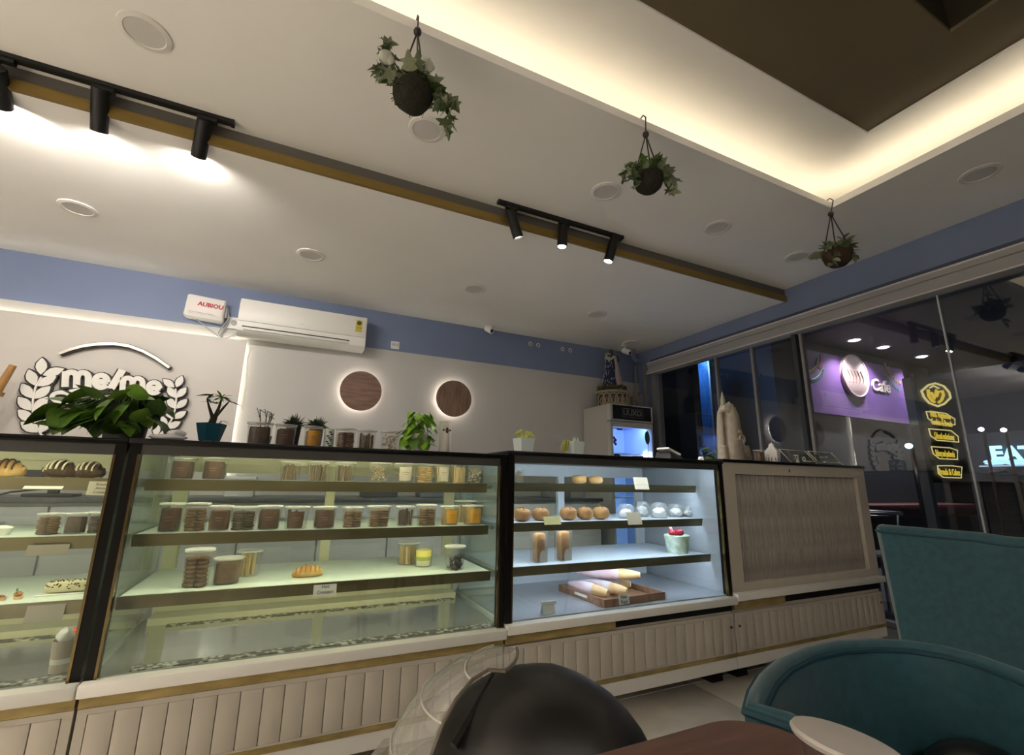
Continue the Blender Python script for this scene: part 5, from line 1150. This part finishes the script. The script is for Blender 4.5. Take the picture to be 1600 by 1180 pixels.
for k in range(6): part(t, 'window', MB().prism([(-3 * s, 4 * s), (0, 1 * s), (3 * s, 4 * s), (3 * s, 9 * s), (0, 13 * s), (-3 * s, 9 * s)], -.001, .001, Matrix.Rotation(k * PI / 3 + PI / 6 + PI / 2 - PI / 2, 4, 'Z') @ T(0, -10.6 * s, 0)), dk_wood)
acr = thin_glass('acrylic sheet', (.88, .9, .84), haze=.06, r0=.06); acr_e = mat('bright acrylic edge', (.88, .89, .78), .3)
acr_t = mat('acrylic print', (.8, .8, .74), .5)
for k, (pxs, lb) in enumerate((((1214, 1238, 1278, 1262), 'left tilted acrylic sign stand with round marks'), ((1260, 1282, 1318, 1298), 'right tilted acrylic sign stand with printed lines'))):
    Y = 2.03; bl = at(pxs[1], 720, Y=Y); br = at(pxs[2], 721, Y=Y); w_ = br.x - bl.x; hh = .098; lean = -.085
    t = thing('acrylic_stand', lb, 'sign stand', (bl.x, Y, ZD), 0, 'acrylic sign stands on the reeded cabinet')
    P = [(0, 0, .004), (w_, 0, .004), (w_ + lean, .03, hh), (lean, .03, hh)]
    part(t, 'panel', MB().add(P + [(x, y + .004, z) for x, y, z in P], [(0, 1, 2, 3), (7, 6, 5, 4), (0, 4, 5, 1), (1, 5, 6, 2), (2, 6, 7, 3), (3, 7, 4, 0)]), acr)
    for a, b in ((0, 3), (1, 2), (2, 3)): part(t, 'bright_edge', MB().tube([P[a], P[b]], .0028 if (a, b) != (2, 3) else .0016, 6), acr_e)
    part(t, 'base', MB().box((-.01, -.01, 0), (w_ + .01, .05, .006)), acr_e)
    def onp(u, v): return Vector(P[0]).lerp(Vector(P[1]), u).lerp(Vector(P[3]).lerp(Vector(P[2]), u), v) + Vector((0, -.003, 0))
    if k == 0:
        for (u, v, r_) in ((.38, .45, .014), (.62, .38, .013)): c = onp(u, v); part(t, 'ring_mark', MB().tube([(c.x + r_ * math.cos(a * PI / 8), c.y, c.z + r_ * math.sin(a * PI / 8)) for a in range(17)], .0022, 5, caps=False), acr_t)
        c = onp(.25, .14); part(t, 'round_sticker', MB().lathe([(.001, 0), (.016, 0), (.016, .002)], 18, M=T(c.x, c.y, c.z, PI / 2), cap0=False), paper)
    for v, a, b in (((.62, .35, .55), (.22, .5, .95)) if k == 0 else ((.6, .3, .45), (.62, .5, .62), (.22, .2, .45), (.22, .5, .75), (.22, .8, .95))):
        A_, B_2 = onp(a, v), onp(b, v); part(t, 'printed_line', MB().tube([A_, B_2], .003, 5), acr_t)
Y = 2.1; p = at(1335, 724, Y=Y); t = thing('wire_rack', 'black wire basket at the right end of the reeded cabinet', 'basket', (3.555, Y + .12, ZD))
part(t, 'floor_disc', MB().lathe([(.001, .0), (.068, 0), (.068, .004)], 20, cap0=False, sy=.7), wire_m)
for z in (.004, .04, .085): part(t, 'ring', MB().tube([(.07 * math.cos(a * PI / 10), .05 * math.sin(a * PI / 10), z) for a in range(21)], .003, 5, caps=False), wire_m)
for k in range(14): a = k * PI / 7; part(t, 'wire', MB().tube([(.07 * math.cos(a), .05 * math.sin(a), 0), (.07 * math.cos(a), .05 * math.sin(a), .09)], .0028, 5), wire_m)
# ================================================================== outside the windows
out_dark = mat('dark outside render', (.035, .037, .042), .7, noise=.2, nscale=2)
struct('ground_outside', MB().box((XR + .12, -6, -.12), (22, 12, -.02)), mat('dark asphalt', (.03, .03, .032), .7, noise=.3, nscale=4))
struct('trim_3', MB().box((XR + .12, 1.0, 3.25), (11.5, 4.6, 3.4)), out_dark, label='dark soffit of the arcade outside')
# neighbour shop with the purple sign
YN = 4.2
t = thing('neighbour_shopfront', 'dark neighbouring shopfront outside the window with a red counter edge', 'shopfront', (6.4, YN, -.02))
part(t, 'wall', MB().box((0, .08, 0), (4.4, .3, 3.27)), out_dark)
part(t, 'side_wall', MB().box((-.12, .08, 0), (0, 3.2, 3.27)), mat('navy outside wall', (.025, .032, .055), .7, noise=.2))
part(t, 'red_counter', MB().rbox((.6, -.45, .62), (3.8, .06, .80), .02), mat('dull red counter', (.12, .03, .028), .5, noise=.2))
part(t, 'counter_base', MB().box((.7, -.38, 0), (3.7, .06, .62)), out_dark)
pur = mat('purple sign sheet', (.20, .10, .30), .55, noise=.25, nscale=1.2, col2=(.14, .075, .25))
p0 = at(1250, 548, Y=YN); 
t = thing('purple_sign_board', 'purple shop sign with a pale moon disc and the word Cafe outside the window', 'sign', (6.75, YN, 2.1))
part(t, 'board', MB().box((0, 0, 0), (2.95, .06, .98)), pur)
def SG(px, py): q = at(px, py, Y=YN); return q.x - 6.75, q.z - 2.1
mx_, mz_ = SG(1332, 588)
moon = mat('moon disc', (.70, .56, .52), .5, noise=.35, nscale=3, col2=(.58, .42, .42))
d_ = part(t, 'moon_disc', MB().lathe([(.001, .05), (.33, .05), (.345, .04), (.345, 0)], 48, M=T(mx_, -.001, mz_, PI / 2), cap0=False), moon)
part(d_, 'moon_rim', MB().tube([(mx_ + .345 * math.cos(a * PI / 24), -.05, mz_ + .345 * math.sin(a * PI / 24)) for a in range(49)], .012, 6, caps=False), mat('pink rim', (.72, .5, .52), .5))
for k in range(5): part(d_, 'moon_script', MB().tube([(mx_ + (-.2 + .09 * k + .03 * math.sin(j)) , -.056, mz_ - .12 + .05 * j) for j in range(5)], .008, 5), mat('tan script', (.42, .26, .2), .6))
cx, cz = SG(1374, 604)
text(t, 'cafe_lettering', 'Cafe', mat('cream letters', (.66, .56, .54), .5), .30, (cx, -.012, cz), extrude=.012, offset=.004, shear=.25)
for k, (px, py, dx_) in enumerate(((1257, 549, 1), (1401, 571, -1))):
    gx, gz = SG(px, py)
    for j, (rr_, c) in enumerate(((.30, (.62, .48, .16)), (.44, (.14, .42, .36)), (.37, (.5, .08, .12)))):
        t0, t1 = ((0, 75), (10, 60), (55, 88))[j]
        ang = [math.radians(t0 + (t1 - t0) * q / 9) for q in range(10)]
        g = part(t, 'garland_string', MB().tube([(gx + dx_ * rr_ * math.sin(a_), -.006, gz - rr_ * math.cos(a_)) for a_ in ang], .006, 4), mat('garland string', (.6, .55, .5), .5))
        fl_ = MB()
        for a_ in ang:
            d0 = Vector((dx_ * math.sin(a_), 0, -math.cos(a_))); tn = Vector((d0.z, 0, -d0.x)) * .016; c0 = Vector((gx, 0, gz)) + d0 * rr_; tip = c0 + d0 * .06
            fl_.prism([((c0 - tn).x, (c0 - tn).z), ((c0 + tn).x, (c0 + tn).z), (tip.x, tip.z)], -.010, -.004)
        part(g, 'pennant', fl_, mat('pennant %d' % j, c, .5), kind='stuff')
for k, (px, py) in enumerate(((1290, 543), (1340, 552), (1397, 566))):
    q = at(px, py, Z=3.24)
    t = thing('arcade_downlight', 'bright downlight over the purple sign outside, %s' % ('nearest the mullion', 'above the moon disc', 'above the right corner')[k], 'downlight', (q.x, min(q.y, YN - .32), 3.25), 0, 'lit downlights over the purple sign')
    part(t, 'trim_ring', MB().lathe([(.075, -.01), (.10, -.008), (.104, 0)], 24, cap0=False, cap1=False), lamp_trim); part(t, 'lamp', MB().lathe([(.001, -.02), (.05, -.018), (.076, -.008)], 24, cap0=False, cap1=False), emis('arcade lamp', (1, .93, .88), 9.))
    ld = bpy.data.lights.new('arcade_lamp', 'SPOT'); ld.energy = 62; ld.color = (1, .9, .86); ld.spot_size = 2.2; ld.spot_blend = .8; ld.shadow_soft_size = .05
    lo = bpy.data.objects.new('arcade_lamp', ld); COL.objects.link(lo); lo.parent = t; lo.location = (0, 0, -.03)
# projecting black sign with yellow plates
YK = 2.2
t = thing('projecting_sign', 'black projecting sign outside with glowing yellow crest and four yellow plates', 'sign', (5.2, YK, -.02))
part(t, 'post', MB().box((0, 0, 0), (.07, .07, 2.05)), mat('grey sign post', (.22, .22, .23), .5))
part(t, 'board', MB().box((.10, .01, 1.08), (.82, .06, 2.10)), mat('black sign board', (.006, .006, .006), .4))
part(t, 'strut', MB().box((.07, .02, 1.3), (.10, .05, 1.33)).box((.07, .02, 1.9), (.10, .05, 1.93)), wire_m)
yel = emis('yellow sign glow', (1.0, .66, .06), .30); yel2 = emis('pale yellow outline', (1.0, .80, .30), .30)
def K(px, py): q = at(px, py, Y=YK); return Vector((q.x - 5.2, 0, q.z + .02))
def outline(pts, name, r_=.0055): return part(t, name, MB().tube([K(*q) for q in pts + pts[:1]], r_, 5, caps=False), yel2)
outline([(1440, 611), (1450, 602), (1462, 599), (1474, 603), (1483, 613), (1485, 622), (1476, 631), (1465, 635), (1452, 630), (1444, 621)], 'crest_outline', .010)
part(t, 'crest_mark', MB().tube([K(1450, 609), K(1451, 619), K(1456, 626), K(1460, 628)], .014, 5).tube([K(1472, 610), K(1474, 618), K(1471, 626), K(1467, 629)], .013, 5).tube([K(1455, 613), K(1459, 622)], .012, 5).tube([K(1460, 624), K(1463, 609)], .010, 5).tube([K(1464, 620), K(1466, 612), K(1469, 612)], .011, 5), yel)
part(t, 'crest_arc', MB().tube([K(1453, 606), K(1459, 603), K(1467, 607)], .008, 5), yel2)
plates = (((1447, 643), (1478, 646), (1492, 655), (1492, 664), (1460, 661), (1450, 654)), ((1451, 670), (1486, 673), (1497, 682), (1498, 691), (1464, 688), (1454, 681)), ((1455, 698), (1485, 700), (1496, 704), (1496, 718), (1468, 717), (1458, 709)), ((1465, 728), (1488, 728), (1503, 730), (1502, 747), (1474, 746), (1466, 740)))
words = (('100% Vegetarian', 'Cookies & Breads'), ('Cafe and confectionery',), ('Bakery and patisserie',), ('Breads & Cakes',))
for k, (pl, wd) in enumerate(zip(plates, words)):
    outline(list(pl), 'plate_outline')
    a, b = K(*pl[0]), K(*pl[2]); c = K(sum(q[0] for q in pl) / 6, sum(q[1] for q in pl) / 6)
    for j, l in enumerate(wd):
        w_ = .43; sz = .085
        text(t, 'plate_lettering', l, yel, sz, (c.x, -.002, c.z + (.03 - .075 * j if len(wd) > 1 else -.01)), extrude=.002, offset=.001, sx=w_ / (sz * .5 * len(l)))
# far street: eatery sign, parked shapes, lit points
XE = 10.5
t = thing('eatery_sign', 'glowing blue white eatery sign across the street', 'sign', (XE, 3.2, 0)); E0 = at(1572, 705, X=XE)
part(t, 'back_board', MB().box((.08, -2.2, 1.15), (.2, .9, 1.95)), mat('eatery board', (.03, .035, .05), .5))
for k, (ch, px) in enumerate((('E', 1557), ('A', 1581), ('T', 1606))):
    q = at(px, 709, X=XE); text(t, 'sign_letter', ch, emis('blue sign glow', (.35, .75, 1.0), 1.1), .30, (0, q.y - 3.2, q.z), rot=(PI / 2, 0, -PI / 2), extrude=.02, offset=.012)
for px in (1557, 1592):
    q = at(px, 722, X=XE); part(t, 'glow_motif', MB().blob((0, q.y - 3.2, q.z), (.02, .16, .045), 10, 6, 3, .25), emis('blue sign glow soft', (.40, .72, .95), .7))
q = at(1575, 728, X=XE); part(t, 'light_bar', MB().box((-.01, q.y - 4.2, q.z - .01), (.02, q.y - 3.2 + .35, q.z + .012)), emis('pale bar', (.6, .7, .8), .35)); part(t, 'leg', MB().box((.1, -1.8, -.02), (.18, -1.7, 1.2)).box((.1, .6, -.02), (.18, .7, 1.2)), out_dark)
t = thing('street_row', 'row of unlit dark shops across the street', 'building', (13, 0, -.02)); part(t, 'facade', MB().box((0, -5, 0), (.5, 9, 2.0)), mat('dim facade', (.05, .055, .06), .7, noise=.6, nscale=1.5)); part(t, 'awning', MB().box((-.8, -4, 1.6), (0, 8, 1.7)), mat('dim awning', (.10, .10, .10), .6, noise=.4, nscale=2))
for k in range(8): part(t, 'shutter', MB().box((-.03, -4.6 + 1.7 * k, 0), (.01, -3.3 + 1.7 * k, 1.5)), mat('dim shutter', (.09, .10, .11), .5, noise=.5, nscale=3, stretch=(1, 1, 8)))
for k, (px, py, c) in enumerate(((1533, 671, (.9, .95, 1)), (1568, 672, (.9, .95, 1)), (1420, 697, (.35, .75, 1.0)), (1441, 736, (1, .95, .9)))):
    q = at(px, py, X=9.6 if k < 2 else 6.3); t = thing('street_lamp', 'small bright street light outside, %s' % ('left of the eatery sign', 'above the eatery sign', 'blue one left of the projecting sign', 'white one below the projecting sign')[k], 'street light', (q.x, q.y, -.02))
    part(t, 'pole', MB().tube([(.05, 0, 0), (.05, 0, q.z + .02), (0, 0, q.z + .04)], .02, 6), wire_m); part(t, 'bulb', MB().blob((0, 0, q.z + .02), (.035, .035, .03), 10, 6), emis('street bulb %d' % k, c, 6.))
# blue lit glass panel and dark columns left of the neighbour
def panel_out(px0, px1, X, z1, m, name, label, cat, dz_=0.):
    a = at(px0, 700, X=X); b = at(px1, 700, X=X); t = thing(name, label, cat, (X, b.y, -.02)); part(t, 'slab', MB().box((0, 0, 0), (.12, a.y - b.y, z1)), m); part(t, 'cap', MB().box((-.01, -.01, z1), (.13, a.y - b.y + .01, z1 + .03)), m)
panel_out(1040, 1062, 4.75, 2.9, mat('black column', (.010, .011, .014), .5), 'outside_column', 'black column outside the window nearest the corner', 'column')
panel_out(1064, 1090, 4.7, 2.9, mat('slate column', (.055, .06, .08), .5, noise=.1), 'outside_column', 'slate grey column outside the window next to the black one', 'column')
a = at(1092, 690, X=5.6); b = at(1116, 690, X=5.6); t = thing('blue_lit_screen', 'blue lit ribbed glass screen outside behind the card machine', 'screen', (5.6, b.y, -.02))
part(t, 'sheet', MB().box((0, 0, 0), (.03, a.y - b.y, 2.9)), mat('blue glass sheet', (.05, .14, .30), .2, noise=.6, nscale=6, stretch=(1, 12, .6)))
part(t, 'frame', MB().box((-.01, -.03, 0), (.04, 0, 2.9)), grey_alu)
ld = bpy.data.lights.new('blue_lamp', 'AREA'); ld.energy = 5; ld.color = (.25, .55, 1.0); ld.size = .4
t2 = thing('blue_wall_lamp', 'blue lamp above the ribbed glass screen outside', 'lamp', (5.25, (a.y + b.y) / 2, 2.9)); part(t2, 'housing', MB().rbox((-.06, -.1, 0), (.06, .1, .05), .01), wire_m); part(t2, 'arm', MB().box((.0, -.02, .02), (.40, .02, .05)), wire_m)
lo = bpy.data.objects.new('blue_lamp', ld); COL.objects.link(lo); lo.parent = t2; lo.location = (0, 0, -.02); lo.rotation_euler = (0, -.6, 0)
# steel chair outside
q = at(1362, 838, X=4.9); t = thing('steel_chair', 'steel tube chair outside behind the reeded cabinet', 'chair', (4.95, q.y, -.02)); chrome = mat('steel tube', (.5, .5, .5), .25, 1.)
part(t, 'back_rim', MB().tube([(.22 * math.cos(a * PI / 12), .22 * math.sin(a * PI / 12), .80) for a in range(-4, 17)], .016, 8), chrome); part(t, 'seat', MB().lathe([(.001, .45), (.2, .45), (.21, .43)], 20, cap0=False), chrome)
for k in range(4): a = k * PI / 2 + .6; part(t, 'leg', MB().tube([(.2 * math.cos(a), .2 * math.sin(a), 0), (.18 * math.cos(a), .18 * math.sin(a), .44)], .012, 8), chrome)
for a in (-.6, .8, 2.4): part(t, 'back_strut', MB().tube([(.18 * math.cos(a), .18 * math.sin(a), .44), (.22 * math.cos(a), .22 * math.sin(a), .80)], .012, 8), chrome)

# ================================================================== foreground
teal = mat('teal upholstery', (.018, .085, .115), .62, noise=.25, nscale=50, sheen=.25, bump=.06, bscale=300)
teal_pipe = mat('teal piping', (.012, .055, .08), .55)
def shell(path, z0, z1, th, top_fn, name, t, m, flare=.0):
    """upholstered curved back: path = plan polyline (outer), thickness inward (to the left of travel)"""
    n = len(path); rows = 9; vs = []; fs = []
    P = [Vector((x, y, 0)) for x, y in path]; N = []
    for i in range(n):
        d = P[min(i + 1, n - 1)] - P[max(i - 1, 0)]; d.normalize(); N.append(Vector((-d.y, d.x, 0)))
    prof = []
    for k in range(rows): prof.append((0, k / (rows - 1)))
    for k in range(1, 6): a = PI * k / 6; prof.append((.5 - .5 * math.cos(a), 1 + .5 * th / (z1 - z0) * math.sin(a)))
    for k in range(rows): prof.append((1, 1 - k / (rows - 1)))
    m_ = len(prof)
    for i in range(n):
        zt = top_fn(i / (n - 1))
        for (u, v) in prof:
            q = P[i] + N[i] * (th * u) - N[i] * flare * max(0, v) ** 1.5; vs.append((q.x, q.y, z0 + (zt - z0) * v))
    for i in range(n - 1):
        for k in range(m_ - 1): fs.append((i*m_+k, (i+1)*m_+k, (i+1)*m_+k+1, i*m_+k+1))
        fs.append((i*m_+m_-1, (i+1)*m_+m_-1, (i+1)*m_, i*m_))
    fs.append(tuple(range(m_))); fs.append(tuple(reversed(range((n-1)*m_, n*m_))))
    part(t, name, MB().add(vs, fs, True), m)
    rim = []
    for i in range(n):
        zt = top_fn(i / (n - 1)); q = P[i] - N[i] * flare + N[i] * th * .02; rim.append((q.x, q.y, zt))
    e0 = [(rim[0][0], rim[0][1], z0 + (rim[0][2] - z0) * k / 6) for k in range(6)]; e1 = [(rim[-1][0], rim[-1][1], z0 + (rim[-1][2] - z0) * k / 6) for k in range(5, -1, -1)]
    part(t, 'piping', MB().tube(e0 + rim + e1, .0055, 6), teal_pipe)
    part(t, 'piping', MB().tube([(P[i].x + N[i].x * (th * 1.02 - flare), P[i].y + N[i].y * (th * 1.02 - flare), top_fn(i / (n - 1)) - .004) for i in range(n)], .005, 6), teal_pipe)
def legs(t, pts, z):
    for (x, y, ox, oy) in pts: part(t, 'leg', MB().tube([(x, y, z), (x + ox, y + oy, 0)], [.016, .011], 8), black_metal)
# chair A: backrest runs along Y at X about 2.0, open side to the right
t = thing('teal_chair', 'upright teal upholstered chair with its back towards the reeded cabinet', 'chair', (2.0, .74, 0), 0, 'teal upholstered chairs')
path = [(.10, .285), (.02, .283), (.0, .265)] + [(.0 - .012 * math.sin(PI * k / 8), .265 - .53 * k / 8) for k in range(1, 8)] + [(.0, -.265), (.02, -.283), (.10, -.285)]
shell(path, .40, .846, .05, lambda f: .846 - (.035 if abs(f - .5) > .44 else 0) * 1.0 - .010 * math.exp(-((f - .62) / .05) ** 2), 'backrest', t, teal, .02)
part(t, 'seat', MB().rbox((.04, -.25, .36), (.52, .25, .47), .04), teal); legs(t, ((.08, .2, -.04, .03), (.08, -.2, -.04, -.03), (.48, .2, .04, .03), (.48, -.2, .04, -.03)), .37)
part(t, 'seam', MB().tube([(-.006, -.07, .83), (-.0015, -.075, .80)], .003, 5), teal_pipe)
# chair B: tub chair close to the table
cz_ = .700
pts = [(1163, 1112), (1170, 1085), (1185, 1060), (1210, 1038), (1250, 1019), (1300, 1008), (1350, 1005), (1410, 1007), (1480, 1018), (1540, 1034), (1600, 1056)]
W3 = [at(a, b, Z=cz_) for a, b in pts]
W3 = [Vector((W3[0].x + .07, W3[0].y - .24, 0)), Vector((W3[0].x + .045, W3[0].y - .12, 0)), Vector((W3[0].x + .018, W3[0].y - .05, 0))] + W3 + [Vector((W3[-1].x - .005, W3[-1].y - .06, 0)), Vector((W3[-1].x - .03, W3[-1].y - .16, 0))]
cx_ = sum(v.x for v in W3) / len(W3); cy_ = min(v.y for v in W3) - .0
t = thing('teal_tub_chair', 'teal tub chair with a piped curved back close to the table', 'chair', (cx_, cy_, 0), 0, 'teal upholstered chairs')
path = [(v.x - cx_, v.y - cy_) for v in reversed(W3)]
shell(path, .40, cz_, .024, lambda f: cz_ - .05 * max(0, abs(f - .5) - .40) / .10, 'backrest', t, teal, -.0)
part(t, 'seat', MB().rbox((-.19, .02, .36), (.19, .32, .46), .05), teal); legs(t, ((-.13, .26, -.03, .03), (.13, .26, .03, .03), (-.13, .06, -.03, -.03), (.13, .06, .03, -.03)), .37)
# dark bowl-like bag on the tub chair seat
q = at(1530, 1190, Z=.56)
t = thing('black_round_bag', 'glossy black rounded bag lying on the tub chair at the bottom right corner', 'bag', (q.x, q.y, .461)); part(t, 'body', MB().blob((0, 0, .062), (.092, .075, .062), 22, 12, 2, .03), mat('black glossy leather', (.018, .018, .02), .28, noise=.3, nscale=30)); part(t, 'seam', MB().tube([(.090 * math.cos(a * PI / 12), .074 * math.sin(a * PI / 12), .066) for a in range(25)], .003, 5, caps=False), black_metal)
# table
TZ = .70
t = thing('cafe_table', 'brown wooden cafe table with rounded corners in the foreground', 'table', (.30, .13, 0))
hx_, hy_, rc = .305, .373, .075; out = []
for cx2, cy2, a0 in ((hx_ - rc, hy_ - rc, 0), (-hx_ + rc, hy_ - rc, 90), (-hx_ + rc, -hy_ + rc, 180), (hx_ - rc, -hy_ + rc, 270)):
    for k in range(9): a = math.radians(a0 + 90 * k / 8); out.append((cx2 + rc * math.cos(a), cy2 + rc * math.sin(a)))
n = len(out); vs = [(x, y, TZ - .025) for x, y in out] + [(x, y, TZ - .003) for x, y in out] + [(x * .994, y * .994, TZ) for x, y in out]
fs = [tuple(reversed(range(n))), tuple(range(2*n, 3*n))] + [(i, (i+1) % n, (i+1) % n + n, i + n) for i in range(n)] + [(i + n, (i+1) % n + n, (i+1) % n + 2*n, i + 2*n) for i in range(n)]
part(t, 'table_top', MB().add(vs, fs), mat('reddish brown laminate', (.20, .105, .075), .42, noise=.35, nscale=6, stretch=(1.2, 9, 1)))
part(t, 'column', MB().lathe([(.03, .02), (.03, TZ - .03)], 16), black_metal); part(t, 'foot_plate', MB().lathe([(.22, 0), (.22, .012), (.04, .03)], 28), black_metal); part(t, 'top_bracket', MB().box((-.12, -.12, TZ - .032), (.12, .12, TZ - .025)), black_metal)
# glass cup with a white lid, tipped towards the right
ce = at(1318, 1165, Z=TZ + .055)
t = thing('glass_cup', 'clear glass cup with a handle and a tilted white lid on the table', 'cup', (min(ce.x, .555), min(ce.y, .40), TZ), 0)
M = T(0, 0, .002, 0, .12, 0)
gl = thin_glass('cup glass', (.93, .93, .92), haze=.06, r0=.06)
part(t, 'cup', MB().lathe([(.024, .0), (.030, .004), (.040, .05)], 26, M, cap0=True, cap1=False), gl)
part(t, 'lid', MB().lathe([(.046, .0), (.048, .004), (.046, .007), (.001, .009)], 30, T(.004, 0, .052, .05, .16, 0), cap0=True, cap1=False), mat('white lid', (.66, .62, .58), .4))
part(t, 'handle', MB().tube([(-.034, 0, .045), (-.058, -.006, .042), (-.066, -.008, .028), (-.055, -.006, .014), (-.032, 0, .012)], .006, 8), gl)
# helmet with a raised clear visor on a stool
HX, HY = .375, .675; HZ = .485
t = thing('upholstered_stool', 'teal upholstered stool under the helmet', 'stool', (HX, HY, 0)); part(t, 'seat', MB().lathe([(.15, .40), (.165, .42), (.165, .465), (.15, .483), (.001, .485)], 30, cap1=False), teal); legs(t, ((-.1, .1, -.03, .03), (.1, .1, .03, .03), (-.1, -.1, -.03, -.03), (.1, -.1, .03, -.03)), .41)
t = thing('motorbike_helmet', 'matt black motorbike helmet with a clear raised visor in the foreground', 'helmet', (HX, HY, HZ), -.62)
hb = mat('matt black helmet shell', (.020, .018, .018), .38, noise=.15, nscale=30, bump=.02, bscale=200)
vs = []; fs = []; nu, nv = 36, 20
def hp_(a, v):
    # rounded egg: longer to the back (+x), flattened chin bar in front (-x)
    e = -PI / 2 * .96 + v * PI * .98; ce_, se = math.cos(e), math.sin(e)
    x = ce_ ** .85 * math.cos(a) * (.168 if math.cos(a) > 0 else .165); y = ce_ ** .85 * math.sin(a) * .130; z = .120 + .120 * se
    x += .012 * se * (1 if se > 0 else .3); z += .0
    if math.cos(a) > 0: z -= .030 * max(0, math.cos(a)) * max(0, ce_) * (se > -.2) * 1.0
    return (x, y, max(0.0, z))
for j in range(nv + 1):
    for i in range(nu): vs.append(hp_(2 * PI * i / nu, j / nv))
for j in range(nv):
    for i in range(nu): i2 = (i + 1) % nu; fs.append((j*nu+i, j*nu+i2, (j+1)*nu+i2, (j+1)*nu+i))
fs.append(tuple(reversed(range(nu)))); fs.append(tuple(range(nv*nu, (nv+1)*nu)))
part(t, 'shell', MB().add(vs, fs, True), hb)
part(t, 'shell_edge_trim', MB().tube([(-.105 + .03 * math.sin(k * PI / 10), -.095 + .19 * k / 10, .175 + .047 * math.sin(PI * k / 10)) for k in range(11)], .007, 6), mat('helmet rubber edge', (.012, .011, .011), .5))
# visor: a strip of clear plastic bulging forward (-x) and up, swung around the pivot
vv = []; vf = []; na, nb = 22, 9
for j in range(nb):
    el = math.radians(-8 + 106 * j / (nb - 1))
    for i in range(na):
        az = math.radians(-66 + 132 * i / (na - 1)) * math.sqrt(1 - .5 * (j / (nb - 1)) ** 3)
        vv.append((-.062 - .165 * math.cos(el) * math.cos(az), .165 * math.sqrt(math.cos(el) ** 2 + .08) ** .8 * math.sin(az), .108 + .145 * math.sin(el)))
for j in range(nb - 1):
    for i in range(na - 1): vf.append((j*na+i, j*na+i+1, (j+1)*na+i+1, (j+1)*na+i))
vis = part(t, 'visor', MB().add(vv, vf, True), thin_glass('clear visor', (.90, .89, .86), haze=.30, hcol=(.80, .78, .73), r0=.12, top=.9))
part(vis, 'visor_rim', MB().tube([vv[j*na] for j in range(nb)] + [vv[(nb-1)*na+i] for i in range(1, na)], .0028, 6), mat('brown visor edge', (.16, .14, .11), .35))
for j in (0, 2, 4, 6): part(vis, 'visor_highlight_ridge', MB().tube([vv[j*na+i] for i in range(na)], .0016, 6), mat('whitened visor highlight', (.62, .60, .55), .3))  # ridges whitened to stand for streak highlights on the visor
part(vis, 'visor_tab', MB().rbox((-.256, -.03, .09), (-.238, .03, .115), .006), thin_glass('clear visor', (.9, .9, .86)))
